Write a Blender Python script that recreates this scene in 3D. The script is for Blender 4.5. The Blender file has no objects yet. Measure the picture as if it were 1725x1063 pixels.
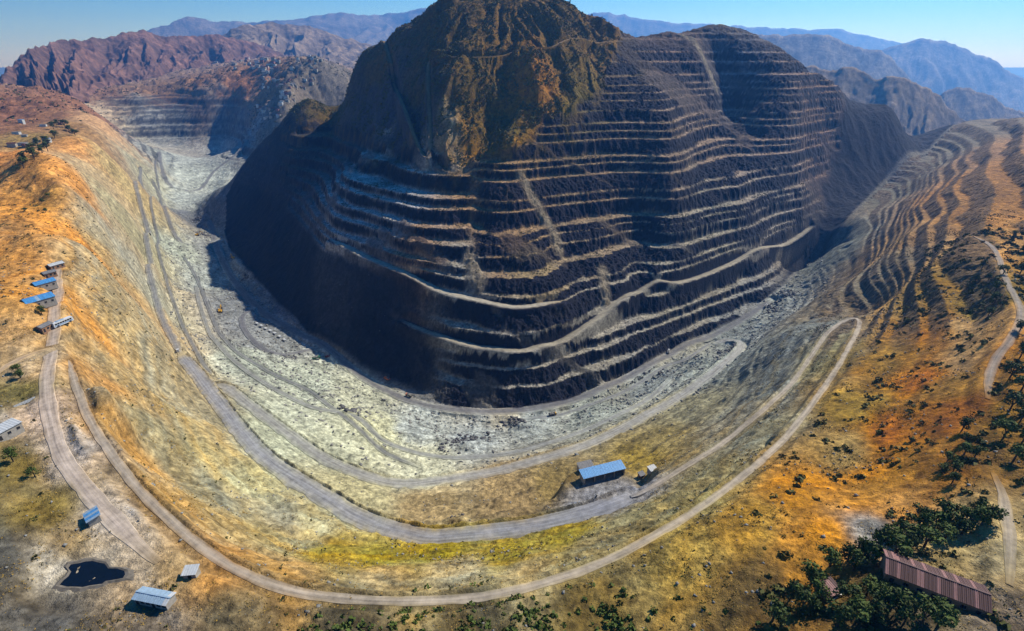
import bpy, bmesh, math, random
import numpy as np
from mathutils import Vector, Matrix

random.seed(7)
RNG = np.random.default_rng(11)
scene = bpy.context.scene
COL = scene.collection

# ------------------------------------------------------------------ camera, sky, sun, exposure
HC = 340.0                       # drone height above the pit bottom (metres)
FPX, CX, CY = 862.5, 862.5, 531.5
PITCH = math.atan(431.5 / FPX)   # eye level lies on row 100 of the 1063-row photograph
cam_d = bpy.data.cameras.new("camera")
cam_d.sensor_width = 36.0
cam_d.lens = 18.0
cam_d.clip_start = 1.0
cam_d.clip_end = 80000.0
cam = bpy.data.objects.new("camera", cam_d)
COL.objects.link(cam)
cam.location = (0, 0, HC)
cam.rotation_euler = (math.pi / 2 - PITCH, 0, 0)
scene.camera = cam

SUN_AZ, SUN_EL = math.radians(54), math.radians(43)      # azimuth clockwise from +Y
world = bpy.data.worlds.new("World")
scene.world = world
world.use_nodes = True
wn = world.node_tree
sky = wn.nodes.new("ShaderNodeTexSky")
sky.sky_type = 'NISHITA'
sky.sun_disc = False
sky.sun_elevation = SUN_EL
sky.sun_rotation = SUN_AZ
sky.altitude = 1200
sky.air_density = 1.0
sky.dust_density = 0.0
sky.ozone_density = 3.0
hsv = wn.nodes.new("ShaderNodeHueSaturation")          # the photograph's rich colour
hsv.inputs["Saturation"].default_value = 1.5
wn.links.new(sky.outputs[0], hsv.inputs["Color"])
wn.links.new(hsv.outputs[0], wn.nodes["Background"].inputs[0])
wn.nodes["Background"].inputs[1].default_value = 0.085

sun_d = bpy.data.lights.new("sun", 'SUN')
sun_d.energy = 4.6
sun_d.angle = math.radians(0.5)
sun_d.color = (1.0, 0.93, 0.82)
sun = bpy.data.objects.new("sun", sun_d)
COL.objects.link(sun)
sdir = Vector((math.sin(SUN_AZ) * math.cos(SUN_EL), math.cos(SUN_AZ) * math.cos(SUN_EL), math.sin(SUN_EL)))
sun.rotation_euler = sdir.to_track_quat('Z', 'Y').to_euler()
sun.location = (600, 300, 900)

vs = scene.view_settings
vs.view_transform = 'Standard'
vs.look = 'None'
vs.exposure = 0.85
vs.gamma = 1.0
vs.use_curve_mapping = False
scene.cycles.max_bounces = 4
scene.cycles.diffuse_bounces = 2
scene.cycles.volume_bounces = 0

# ------------------------------------------------------------------ small helpers
def srgb(r, g, b):
    f = lambda c: (c / 12.92) if c <= 0.04045 else ((c + 0.055) / 1.055) ** 2.4
    return (f(r / 255.0), f(g / 255.0), f(b / 255.0))

def smooth(a, b, x):
    t = np.clip((x - a) / (b - a), 0, 1)
    return t * t * (3 - 2 * t)

_G = np.random.default_rng(5).normal(size=(64, 2048, 2))
_G /= np.linalg.norm(_G, axis=2, keepdims=True)
_P = np.random.default_rng(6).permutation(2048)
def noise2(x, y, seed=0):
    xi = np.floor(x).astype(np.int64); yi = np.floor(y).astype(np.int64)
    xf = x - xi; yf = y - yi
    g = _G[seed % 64]
    def corner(i, j):
        h = _P[(_P[(xi + i) & 2047] + yi + j) & 2047]
        v = g[h]
        return v[..., 0] * (xf - i) + v[..., 1] * (yf - j)
    u = xf * xf * xf * (xf * (xf * 6 - 15) + 10); v = yf * yf * yf * (yf * (yf * 6 - 15) + 10)
    a = corner(0, 0); b = corner(1, 0); c = corner(0, 1); d = corner(1, 1)
    return 1.5 * ((a * (1 - u) + b * u) * (1 - v) + (c * (1 - u) + d * u) * v)
def fbm(x, y, octv=4, seed=0, gain=0.5):
    s = 0; a = 1.0
    for o in range(octv):
        s = s + a * noise2(x, y, seed + o)
        x = x * 2.03 + 17.1; y = y * 2.03 + 9.7; a *= gain
    return s
def ridged(x, y, octv=4, seed=0):
    s = 0; a = 1.0
    for o in range(octv):
        s = s + a * (1 - np.abs(noise2(x, y, seed + o)) * 2)
        x = x * 2.1 + 3.1; y = y * 2.1 + 7.7; a *= 0.5
    return s

SP, CP = math.sin(PITCH), math.cos(PITCH)
def ray(px, py):
    """Viewing direction of a photograph pixel: (x, forward, up)."""
    dx = px - CX; dz = CY - py
    return dx, FPX * CP + dz * SP, dz * CP - FPX * SP
def at_z(px, py, Z):
    x, y, z = ray(px, py); s = (Z - HC) / z
    return x * s, y * s, Z
def at_d(px, py, D):
    x, y, z = ray(px, py); s = D / y
    return x * s, D, HC + z * s

# ------------------------------------------------------------------ survey points of the valley
Zpts = []       # (x, y, Z)
def line(pts, n=3):
    """Survey line: (px, py, Z) points with n samples per leg."""
    for i in range(len(pts)):
        Zpts.append(at_z(*pts[i]))
        if i + 1 < len(pts):
            a, b = pts[i], pts[i + 1]
            L = math.hypot(b[0] - a[0], b[1] - a[1]); k = max(1, int(L / 45))
            for j in range(1, k):
                t = j / k
                Zpts.append(at_z(*(a[q] * (1 - t) + b[q] * t for q in range(3))))
def spots(pts):
    for p in pts: Zpts.append(at_z(*p))
def crest(pts, drop=((1.2, 130), (1.5, 260))):
    for px, py, D in pts:
        x, y, z = at_d(px, py, D); Zpts.append((x, y, z))
        for k, dz in drop: Zpts.append((x * k, y * k, max(20, z - dz)))

RIM = [(80,600,200),(115,615,200),(150,705,199),(230,820,197),(350,930,195),(480,993,193),(650,1013,190),(830,1003,187),(1010,950,183),(1180,855,178),(1320,740,170),(1410,620,158),(1447,550,150),(1432,537,149),(1395,560,147),(1330,650,142),(1220,745,137),(1090,825,131),(980,868,127)]
MAIN = [(980,868,127),(880,890,124),(740,905,119),(680,897,116),(620,878,113),(560,845,110),(440,765,100),(350,655,85),(305,600,78),(265,510,70),(252,400,66),(243,330,68)]
MID = [(380,652,80),(430,690,75),(550,775,66),(670,815,60),(830,795,56),(1000,745,54),(1150,665,50),(1235,600,46)]
FOOT = [(388,425,10),(420,470,8),(470,520,6),(520,572,4),(560,592,3),(620,634,1),(690,669,0),(780,694,0),(860,696,0),(950,682,0),(1040,647,1),(1131,592,3),(1190,565,6),(1250,537,12),(1320,484,28),(1352,450,38)]
for L in (RIM, MAIN, MID, FOOT): line(L)
# floor and its near benches
line([(345,380,18),(400,487,11),(450,545,8),(520,590,5)])
line([(600,700,40),(650,745,42),(740,770,43),(850,765,42),(960,735,38),(1060,690,34),(1130,640,28)])
line([(335,500,40),(365,575,42),(440,640,42),(520,682,41)])
spots([(800,735,20),(560,650,22),(480,605,18),(420,560,18),(370,530,22),(680,710,18),(900,712,10),(1000,690,14),(300,500,48),(310,420,38),(1180,600,22)])
# left wall of the pit
spots([(100,450,205),(112,520,203),(130,330,208),(160,240,212),(145,300,208),(150,420,196),(170,520,180),(200,600,160),(200,450,140),(195,330,150),(240,640,145),(200,250,165),(225,245,120),(240,300,90),
       (270,250,55),(330,300,35),(340,330,27),(300,300,48),(280,350,52),(300,262,55),(360,262,56),(395,262,72),
       (250,780,160),(330,800,140),(420,880,140),(520,920,140)])
# far pit end, hill over it, town slope
spots([(230,236,64),(300,238,58),(380,232,62),(200,168,196),(280,166,192),(350,170,190),(405,180,174),(170,200,210),(412,215,110),(425,232,110),(438,205,150),(250,150,222),(340,126,272),(440,150,236),(470,172,215),(500,160,235),(545,125,292),(300,140,245),(230,160,212),(490,190,190),(450,190,178)])
# left hillside
spots([(0,300,217),(60,330,211),(30,400,210),(0,450,211),(60,250,215),(110,232,213),(0,240,219),(80,205,214),(140,190,214),(0,560,208),(20,600,204),(70,500,203),(12,730,203),(80,700,200),(0,900,205),(0,1050,205),
       (265,1010,200),(155,968,200),(158,875,200),(300,1060,200),(500,1055,197),(100,780,200),(60,840,203)])
# mountain: bench levels
line([(710,634,13),(783,658,13),(873,656,13),(943,646,14),(1012,613,20),(1131,562,18)])
line([(790,621,28),(859,625,30),(943,594,36),(1030,552,45),(1099,520,50)])
line([(680,541,50),(755,569,52),(852,585,52),(908,580,52),(978,552,55),(1082,493,64),(1160,472,68),(1292,416,72),(1369,380,76)])
line([(560,407,104),(644,444,100),(696,467,95),(755,494,90),(810,508,86),(873,519,83),(943,507,85),(1005,482,86),(1148,454,82)])
line([(804,475,103),(873,480,101),(953,451,103),(1082,406,110)])
line([(612,383,128),(692,411,128),(783,425,126)])
line([(804,385,143),(859,392,143),(915,378,144)])
spots([(612,348,150),(675,362,152),(577,297,172),(630,317,172),(717,317,182),(560,237,194),(605,264,194),(723,289,200),(560,211,212),(612,237,210),(664,252,212),(744,268,215),(1330,440,34),(1360,432,34),(1390,425,38),(1330,398,72),(1400,388,78),(1412,408,80)])
line([(1125,289,195),(1219,261,195),(1313,256,195),(1403,237,196)])
spots([(1125,195,263),(1226,170,270),(1351,172,270),(1250,330,150),(1350,320,135),(1400,300,160)])
for p in [(860,250,735),(860,180,810),(860,100,890),(860,50,955),(740,130,860),(740,60,960),(660,150,950),(620,180,1020),(960,200,800),(960,120,870),(1000,60,1000),(1060,120,950),(760,200,790),(1120,100,1030),(560,300,900),(500,330,960),(450,400,880),(480,450,780),(440,330,1080),(500,250,1090)]:
    Zpts.append(at_d(*p))
crest([(860,-12,1020),(745,-4,1030),(700,38,1060),(670,55,1090),(640,73,1115),(600,102,1150),(560,130,1180),(520,166,1220),(950,0,1020),(1010,30,1060),(1055,57,1100),(1120,52,1130),(1210,43,1145),(1260,53,1150),(1300,73,1160),(1350,108,1130),(1410,155,1110),(1500,178,1180)])
crest([(1600,212,1300)], ((1.25, 40), (1.5, 120)))
crest([(480,200,1260),(455,225,1260),(430,250,1250),(395,300,1200),(386,350,1110)], ((1.25, 95),))
# right arm of the pit and its terraces
spots([(1420,382,84),(1440,402,86),(1500,302,124),(1560,262,152),(1600,230,176),(1530,322,128),(1600,258,168)])
line([(1440,470,96),(1455,420,104),(1490,350,116),(1540,305,136)])
line([(1480,520,134),(1470,440,128),(1500,380,132),(1530,335,140),(1570,290,158)])
line([(1500,480,160),(1540,350,160),(1580,290,166)])
line([(1545,460,178),(1600,350,182),(1625,285,184)])
line([(1600,420,196),(1660,350,203),(1660,270,203)])
spots([(1700,232,216),(1725,300,217),(1690,330,209),(1725,400,211),(1680,415,205),(1640,232,194)])
# right and near hillside
spots([(1550,560,178),(1550,700,190),(1620,560,192),(1500,640,174),(1480,780,186),(1400,850,192),(1600,800,203),(1700,750,209),(1660,670,204),(1720,530,211),(1480,900,203),(1600,900,208),(1680,900,211),(1560,1000,210),(1300,950,198),(1100,1000,192),(1725,1000,213),(1400,1050,206),(1000,1055,192),(700,1060,195),(1300,570,100),(1250,640,92),(1380,500,104)])
for a, r, z in [(-64,60,203),(-64,150,208),(-62,350,212),(-60,800,216),(-58,1800,222),(-55,3600,200),(64,60,210),(64,150,213),(62,350,218),(60,800,228),(57,1700,200),(52,3000,60),(46,2200,120),(40,2600,20),(40,4000,-120),(0,30,197),(-30,30,199),(30,30,200),(0,2600,-20),(20,2600,-20),(0,4200,-200),(25,4200,-200),(-12,2600,150),(-34,4200,250),(-18,4200,330),(-42,3000,205),(-45,1700,216),(-38,2300,212)]:
    a = math.radians(a); Zpts.append((r * math.sin(a), r * math.cos(a), z))

P = np.array(Zpts)
U = np.stack([np.arctan2(P[:, 0], P[:, 1]), 0.55 * np.log(np.hypot(P[:, 0], P[:, 1]))], 1)
# thin points that lie too close together
keep = []
for i in range(len(U)):
    if all(np.hypot(*(U[i] - U[k])) > 0.012 for k in keep): keep.append(i)
U = U[keep]; P = P[keep]
def tps(d2): return 0.5 * d2 * np.log(d2 + 1e-12)
N = len(U)
D2 = ((U[:, None] - U[None]) ** 2).sum(2)
A = np.zeros((N + 3, N + 3))
A[:N, :N] = tps(D2) + np.eye(N) * 1.2e-4
A[:N, N] = 1; A[:N, N + 1:] = U; A[N, :N] = 1; A[N + 1:, :N] = U.T
W = np.linalg.solve(A, np.concatenate([P[:, 2], np.zeros(3)]))
# coarse survey grid in bearing / log distance
AZ0, AZ1, R0, R1 = math.radians(-66), math.radians(66), 28.0, 4300.0
NA, NR = 300, 340
ca = np.linspace(AZ0, AZ1, NA); cl = np.linspace(math.log(R0), math.log(R1), NR)
CA, CLR = np.meshgrid(ca, cl)
Q = np.stack([CA.ravel(), 0.55 * CLR.ravel()], 1)
H = np.zeros(len(Q))
for s in range(0, len(Q), 20000):
    q = Q[s:s + 20000]
    d2 = (q ** 2).sum(1)[:, None] + (U ** 2).sum(1)[None] - 2 * q @ U.T
    H[s:s + 20000] = tps(np.maximum(d2, 0)) @ W[:N] + W[N] + q @ W[N + 1:]
H = H.reshape(NR, NA)

def look(Gd, az, lr):
    """Bilinear read of a coarse grid."""
    u = np.clip((az - AZ0) / (AZ1 - AZ0) * (NA - 1), 0, NA - 1.001); v = np.clip((lr - cl[0]) / (cl[-1] - cl[0]) * (NR - 1), 0, NR - 1.001)
    i = u.astype(int); j = v.astype(int); fu = u - i; fv = v - j
    if Gd.ndim == 3: fu = fu[..., None]; fv = fv[..., None]
    return (Gd[j, i] * (1 - fu) + Gd[j, i + 1] * fu) * (1 - fv) + (Gd[j + 1, i] * (1 - fu) + Gd[j + 1, i + 1] * fu) * fv
def cubic_matrix(t, n):
    M = np.zeros((len(t), n)); i = np.clip(np.floor(t).astype(int), 0, n - 2); f = t - i
    w = [-.5 * f + f ** 2 - .5 * f ** 3, 1 - 2.5 * f ** 2 + 1.5 * f ** 3, .5 * f + 2 * f ** 2 - 1.5 * f ** 3, -.5 * f ** 2 + .5 * f ** 3]
    for k in range(4): np.add.at(M, (np.arange(len(t)), np.clip(i + k - 1, 0, n - 1)), w[k])
    return M
_lrs = np.linspace(math.log(R0), math.log(R1), 6000)
def hit(px, py):
    """Where the ray of a photograph pixel meets the surveyed ground."""
    x, y, z = ray(px, py); a = math.atan2(x, y); g = z / math.hypot(x, y)
    h = look(H, np.full_like(_lrs, a), _lrs)
    k = np.nonzero(h > HC + g * np.exp(_lrs))[0]
    r = math.exp(_lrs[k[0]]) if len(k) else R1
    return r * math.sin(a), r * math.cos(a)

# ------------------------------------------------------------------ fine terrain grid
NCOL = 1040
az = np.linspace(AZ0, AZ1, NCOL)
seg = [(R0, 120, .008), (120, 420, .0048), (420, 1000, .0017), (1000, 1500, .0024), (1500, 2950, .0034), (2950, R1, .012)]
lr = np.concatenate([np.arange(math.log(a), math.log(b), s) for a, b, s in seg] + [[math.log(R1)]])
NROW = len(lr)
MR = cubic_matrix((lr - cl[0]) / (cl[-1] - cl[0]) * (NR - 1), NR)
MC = cubic_matrix((az - AZ0) / (AZ1 - AZ0) * (NA - 1), NA)
Z = MR @ H @ MC.T
AZ, LR = np.meshgrid(az, lr)
R = np.exp(LR); X = R * np.sin(AZ); Y = R * np.cos(AZ)

def bearing_curve(pts):
    a = np.array([math.atan2(*at_z(*p)[:2]) for p in pts]); r = np.array([math.hypot(*at_z(*p)[:2]) for p in pts])
    o = np.argsort(a); return a[o], r[o]
fa, fr = bearing_curve(FOOT + [(1420,382,84),(1500,302,124),(1560,262,152),(1600,230,176)])
foot_r = np.interp(az, fa, fr)
foot_r[az < fa[0]] = 99999; foot_r[az > fa[-1]] = 99999
into = (R - foot_r[None]) / foot_r[None]               # >0 on the mountain
rs_ = np.interp(np.degrees(az), [-31, -29.2, -25.7, -22.6, -17.6, -10], [1060, 1320, 1430, 1410, 1330, 1400])
rs_[np.degrees(az) > -10] = 99999
on_mtn = (into > 0) & (R < rs_[None])

print("terrain", NROW, NCOL, N)
# ------------------------------------------------------------------ roads: plan lines from the photograph
def catmull(pts, step=4.0):
    pts = [np.array(p, float) for p in pts]; out = []
    pts = [2 * pts[0] - pts[1]] + pts + [2 * pts[-1] - pts[-2]]
    for i in range(1, len(pts) - 2):
        p0, p1, p2, p3 = pts[i - 1:i + 3]
        n = max(2, int(np.linalg.norm(p2 - p1) / step))
        for k in range(n):
            t = k / n
            out.append(0.5 * (2 * p1 + (p2 - p0) * t + (2 * p0 - 5 * p1 + 4 * p2 - p3) * t * t + (3 * p1 - p0 - 3 * p2 + p3) * t ** 3))
    out.append(pts[-2]); return np.array(out)
def ground_smooth(x, y):
    return look(H, np.arctan2(x, y), np.log(np.hypot(x, y)))
ROADS = []
def road(name, label, pix, width, colour, windrow=0.0, smoothing=9, step=4.0):
    pl = catmull([at_z(*p)[:2] if len(p) == 3 else hit(*p) for p in pix], step)
    z = ground_smooth(pl[:, 0], pl[:, 1])
    k = np.ones(smoothing) / smoothing
    z = np.convolve(np.pad(z, smoothing // 2, mode='edge'), k, mode='valid')[:len(z)]
    ROADS.append(dict(name=name, label=label, pl=pl, z=z, w=width, col=colour, wr=windrow))
GREY = srgb(168, 168, 172); TAN = srgb(184, 172, 156); DARK = srgb(112, 112, 118)
RIMX = RIM[:1] + [(100,603,200)] + RIM[1:-1] + [(1062,838,130)]
road('haul_road', 'pale dirt road curving round the rim to the hairpin bend', RIMX, 3.3, TAN, 0.8, 7, 3)
road('main_haul_road', 'wide grey haul road sweeping through the near slope', [(1062,838,130),(1020,856,128)] + MAIN[:9], 11.5, srgb(160, 163, 172), 2.3, 9, 3)
road('pit_track', 'narrow grey track running down the left pit wall', MAIN[8:] + [(236,280)], 7.0, srgb(140, 142, 146), 1.2)
road('lower_haul_road', 'grey haul road below the main road ending in a hairpin', [(352,648,84)] + MID + [(1248,578),(1225,574),(1200,580)], 9.5, srgb(162, 162, 160), 2.2, 9, 3)
road('bench_track', 'faint track on the bench above the pit bottom', [(330,480),(345,540),(372,585),(440,642),(520,684),(600,703),(650,745),(740,770),(850,765),(960,735),(1060,690),(1130,640)], 5.0, srgb(150, 152, 150), 1.0)
road('pit_bottom_road', 'dark grey road along the foot of the shaded wall', [(352,372),(372,432),(408,490),(448,530),(500,560),(548,584),(600,628),(650,658),(700,678),(780,692),(860,693),(950,680),(1040,645),(1100,612),(1150,585),(1185,572),(1240,545),(1300,505)], 10.0, DARK, 0.8)
road('loading_loop', 'dark loop road round the row of sheds on the pit floor', [(425,520),(408,536),(415,560),(440,585),(475,597),(515,592),(548,584)], 7.0, DARK, 0.6)
road('cross_track', 'dark track crossing the pit floor from the left bench', [(255,300),(275,345),(290,385),(318,412),(345,410),(372,400)], 7.0, srgb(128, 128, 130), 0.8)
road('far_floor_track', 'winding dark track over the distant pit floor', [(268,255),(278,300),(310,320),(330,322),(360,290),(400,258),(418,235)], 10.0, srgb(128, 128, 130), 0.5)
road('village_street', 'pale dirt street past the blue roofed houses', [(100,440),(96,470),(92,510),(92,550),(88,590),(80,620),(78,650),(85,700),(105,770),(150,830),(195,880),(235,920),(268,948)], 5.5, srgb(196, 180, 166), 0.0)
road('left_side_track', 'dirt track leaving the street junction to the left edge', [(88,590),(50,597),(20,610),(-20,640)], 4.5, srgb(190, 166, 140))
road('hill_road', 'grey lane winding past the scrub at right', [(1640,400),(1672,418),(1692,465),(1712,505),(1720,535),(1702,572),(1678,605),(1665,640),(1664,672)], 3.8, srgb(150, 142, 134))
road('orchard_lane', 'pale lane beside the rusty roofed shed', [(1672,800),(1690,835),(1697,880),(1702,930),(1700,985)], 3.8, srgb(176, 164, 148))
road('mountain_track', 'thin contour track cut across the mountain top', [(600,103),(660,112),(725,98),(780,97),(860,92),(885,78),(930,80),(1000,72),(1050,70)], 5.0, srgb(150, 120, 84))
road('contour_track', 'faint track along the left wall between the pit track and the floor', [(262,270),(270,330),(266,400),(280,470),(304,540),(334,598),(358,632)], 4.5, srgb(128, 130, 132), 1.4)
road('bench_lane', 'winding lane on the bench above the loading loop', [(308,430),(332,470),(352,520),(388,582),(445,622),(515,656),(566,692),(604,722),(648,762),(706,786)], 4.5, srgb(126, 128, 130), 1.6)
road('floor_track', 'thin track over the grey floor below the terraces', [(880,706),(940,700),(1010,676),(1070,650),(1120,618),(1160,602),(1200,575)], 5.0, srgb(134, 136, 138), 1.0)
road('upper_ramp', 'pale ledge ramp slanting across the shaded cliff', [(556,405,104),(644,444,100),(696,467,95),(755,494,90),(810,508,86),(873,519,83),(943,507,85)], 9.0, srgb(186, 178, 160), 0)
road('lower_ramp', 'pale ledge ramp climbing right to the dark alcove', [(676,540,50),(755,569,52),(852,585,52),(908,580,52),(978,552,55),(1082,493,64),(1160,472,68),(1292,416,72),(1369,380,76)], 8.0, srgb(170, 162, 142), 0)
YARDS = [((155,970), 15, 12), ((1566,990), 15, 8), ((264,1014), 9, 6), ((100,700), 10, 26), ((1018,818), 26, 19)]

# ------------------------------------------------------------------ relief: spurs, gullies, benches
def plan_line(pix, step=8.0): return catmull([hit(*p) for p in pix], step)
def dist_to(pl, margin):
    """Distance of every terrain vertex (within margin) to a plan polyline, side sign and position along it."""
    D = np.full(X.shape, 1e9); T = np.zeros(X.shape); S = np.zeros(X.shape)
    ii = np.arange(len(pl))
    for i in range(len(pl) - 1):
        a, b = pl[i], pl[i + 1]; ra = np.hypot(*a); rb = np.hypot(*b); lo, hi = min(ra, rb) - margin, max(ra, rb) + margin
        j0, j1 = np.searchsorted(lr, math.log(max(lo, R0))), np.searchsorted(lr, math.log(max(hi, R0 + 1)))
        aa, ab = math.atan2(*a), math.atan2(*b); m = margin / max(lo, 30)
        i0, i1 = np.searchsorted(az, min(aa, ab) - m), np.searchsorted(az, max(aa, ab) + m)
        if j1 <= j0 or i1 <= i0: continue
        xs = X[j0:j1, i0:i1] - a[0]; ys = Y[j0:j1, i0:i1] - a[1]; ex, ey = b - a; L = math.hypot(ex, ey) + 1e-9
        t = np.clip((xs * ex + ys * ey) / L ** 2, 0, 1)
        d = np.hypot(xs - t * ex, ys - t * ey)
        sub = D[j0:j1, i0:i1]; w = d < sub
        sub[w] = d[w]; T[j0:j1, i0:i1][w] = (i + t)[w]; S[j0:j1, i0:i1][w] = np.sign(xs * ey - ys * ex)[w]
    return D, T, S
def ridge_bump(pix, h, w, end=0.25):
    global Z
    pl = plan_line(pix); D, T, S = dist_to(pl, w * 2.6); t = T / (len(pl) - 1)
    Z = Z + h * np.exp(-(D / w) ** 2) * smooth(0, end, t + 0.02) * smooth(1.02, 1 - end, t) * (D < 1e8)

DEG = np.degrees(AZ)
warp = fbm(X / 60, Y / 60, 3, 3)
Zn = np.interp(DEG, [-35, -16, -7.6, 0, 6.1, 9.9, 11.4, 40], [212, 226, 217, 230, 266, 330, 430, 430])
natural = np.where(on_mtn, smooth(-4, 8, Z - Zn + 20 * warp), 0)
# natural cap: spurs and gullies running down from the summit
x0, y0 = 0.0, 1060.0
th = np.arctan2(X - x0, y0 - Y); rad = np.hypot(X - x0, Y - y0)
fl = ridged(th * 3.2 + 0.35 * warp, rad / 420, 4, 9) - 0.9
Z = Z + natural * fl * 11 * smooth(20, 160, rad) * smooth(-17, -9, DEG)
Z = Z + natural * 3.0 * fbm(X / 24, Y / 24, 4, 20)
ridge_bump([(868,58),(885,95),(905,140),(940,205),(960,240)], 20, 30)
ridge_bump([(770,60),(750,130),(745,185)], 10, 34)
ridge_bump([(835,150),(815,190),(830,245)], -16, 28)
ridge_bump([(960,90),(990,150),(1000,200)], -6, 30)
ridge_bump([(1205,50),(1215,95),(1240,150),(1250,200)], -24, 30)
ridge_bump([(1160,60),(1180,110),(1200,160)], 9, 22)
ridge_bump([(680,120),(675,180),(690,235)], -12, 32)
ridge_bump([(1318,442),(1350,437),(1380,430),(1400,420)], -30, 21, .12)
# scree chutes that broke through the benches
chute = np.zeros(X.shape)
for pix, w in [([(880,295),(895,330),(915,360),(935,395),(940,420)], 8), ([(750,190),(760,215),(765,250),(770,270)], 15), ([(1015,455),(1018,480),(1022,500)], 8), ([(790,430),(800,455),(805,475)], 10), ([(1150,60),(1185,105),(1205,140)], 10)]:
    pl = plan_line(pix, 5); D, T, S = dist_to(pl, w * 3)
    chute = np.maximum(chute, np.exp(-(D / w) ** 2) * (D < 1e8) * (0.7 + 0.3 * noise2(X / 9, Y / 9, 8)))
chute = np.clip(chute * 1.3 - .15, 0, 1)

LV = [np.concatenate([[-3], -3 + np.cumsum(np.random.default_rng(400 + q).choice([.62, .8, 1.0, 1.25, 1.7], 120))]) for q in range(7)]
face = np.zeros(X.shape); berm = np.zeros(X.shape)
def terrace(weight, h, seed, wf0=.42, wfv=.22, wander=2.2, rough=1.0, tilt=.07):
    """Cut the smooth slope into benches: flat berm, steep broken face."""
    global Z, face, berm
    m = weight > 0.01
    x, y, z, w = X[m], Y[m], Z[m], weight[m]
    zz = z + wander * fbm(x / 55, y / 55, 3, seed) + rough * (1.6 * fbm(x / 9, y / 9, 3, seed + 5))
    lv = LV[seed % 7] * h; k = np.clip(np.searchsorted(lv, zz) - 1, 0, len(lv) - 2); l0 = lv[k]; hh = lv[k + 1] - l0; f = np.clip((zz - l0) / hh, 0, .9999)
    lev = np.sin(k * 12.9898 + seed) * 43758.5; lev = lev - np.floor(lev)
    wf = np.clip(wf0 + (lev - .5) * wfv * 2.2 + wfv * 2.0 * fbm(x / 80 + k * 7.3, y / 80 + k * 3.1, 2, seed + 9), .02, .74)
    t = np.where(f < wf, tilt * f / wf, tilt + (1 - tilt) * np.clip((f - wf) / (1 - wf), 0, 1))
    isf = smooth(0, .08, f - wf)
    zt = l0 + hh * t + isf * rough * (1.3 * ridged(x / 7, y / 7, 3, seed + 14) - 1.2) * smooth(0, .2, 1 - f)
    zt = zt + (1 - isf) * rough * np.maximum(0, .7 * fbm(x / 4.5, y / 4.5, 2, seed + 17))
    Z[m] = z + (zt - z) * w
    face[m] = np.maximum(face[m], isf * w); berm[m] = np.maximum(berm[m], (1 - isf) * w)
lowleft = smooth(-7, -12, DEG + 1.5 * warp) * smooth(98, 86, Z)
keepl = np.exp(-((Z - 53) / 4.0) ** 2) * smooth(-16, -12, DEG)
bw = np.where(on_mtn, 1 - natural, 0) * smooth(0, .015, into) * smooth(31.6, 30.2, DEG + .8 * warp) * (1 - .93 * chute)
bw = bw * (1 - .6 * smooth(.3, .6, fbm(X / 70 + Z / 40, Y / 70, 3, 47))) * (1 - .5 * smooth(350, 375, Z))
bw = bw * (1 - .92 * np.clip(lowleft - keepl, 0, 1))
alc = np.where(on_mtn, 1, 0) * np.exp(-((DEG - 31.2) / 1.6) ** 2) * smooth(72, 60, Z)
bw = bw * (1 - .9 * np.clip(alc * 1.4, 0, 1))
bw = bw * (1 - .85 * smooth(-13, -17, DEG + 2 * warp) * smooth(205, 225, Z)) * (1 - .8 * smooth(-21, -25, DEG + 2 * warp))
lfw = smooth(-3.5, -5.5, DEG + .8 * warp) * smooth(86, 96, Z)
terrace(bw * (1 - lfw), 12.5, 31, .36, .26, 2.4, 1.3)
terrace(bw * lfw, 14.0, 35, .62, .10, 1.6, 1.0)
# the bare shaded cliff: blocky fractured rock
cliff = np.where(on_mtn, 1 - natural, 0) * (1 - bw) * smooth(.01, .04, into)
Z = Z + cliff * (2.5 * (ridged(X / 38, Y / 38, 4, 40) - 1.0))
# right arm terraces, far pit terraces, faint steps of the near walls
rw = np.where(on_mtn, 0, 1) * smooth(33.5, 35.5, DEG) * smooth(360, 430, R) * smooth(98, 106, Z) * smooth(250, 232, Z) * smooth(2100, 1700, R)
terrace(rw, 10.5, 61, .46, .14, .8, .5)
fw = smooth(-37.5, -35.5, DEG) * smooth(-25, -26.5, DEG) * smooth(1600, 1720, R) * smooth(60, 66, Z) * smooth(222, 208, Z) * (R < 3300)
terrace(fw, 15.0, 71, .45, .15, 2.5, 1.0)
nw = np.where(on_mtn, 0, 1) * smooth(11, 17, DEG) * smooth(36.5, 34, DEG) * smooth(10, 30, Z) * smooth(185, 165, Z) * (R < 900) * smooth(.05, .2, -into)
terrace(.55 * nw, 9.0, 81, .4, .2, 3.0, .8)
lw = np.where(on_mtn, 0, 1) * smooth(12, 6, DEG) * smooth(22, 40, Z) * smooth(196, 180, Z) * (R < 1300) * (R > 150)
terrace(.8 * lw, 7.0, 91, .3, .2, 2.0, .7)
# recess in the wall at right, general roughness, dumped heaps on the floor
mid = np.where(on_mtn, 0, 1) * (R < 2600)
Z = Z + mid * ((1.6 - 1.45 * np.clip(rw, 0, 1)) * fbm(X / 30, Y / 30, 4, 50) + .45 * fbm(X / 5, Y / 5, 3, 55)) * smooth(40, 120, R)
flo = mid * smooth(60, 25, Z) * (R > 250)
Z = Z + flo * (3.4 * np.maximum(0, ridged(X / 20, Y / 20, 3, 52) - 1.15))
for pix, h, w in [([(700,720),(740,745),(790,752),(840,735)], 5, 16), ([(840,700),(870,712),(880,725)], 4, 9), ([(1075,640),(1100,630),(1120,622)], 5, 9), ([(560,640),(590,660),(610,690)], -4, 10), ([(1270,525),(1300,510),(1330,492)], 5, 9), ([(330,340),(322,365),(335,385)], -9, 14), ([(395,440),(410,455),(430,470)], 7, 8), ([(380,300),(365,330),(372,360)], 10, 22), ([(770,880),(775,872)], 4, 7)]:
    ridge_bump(pix, h, w, .1)
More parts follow.
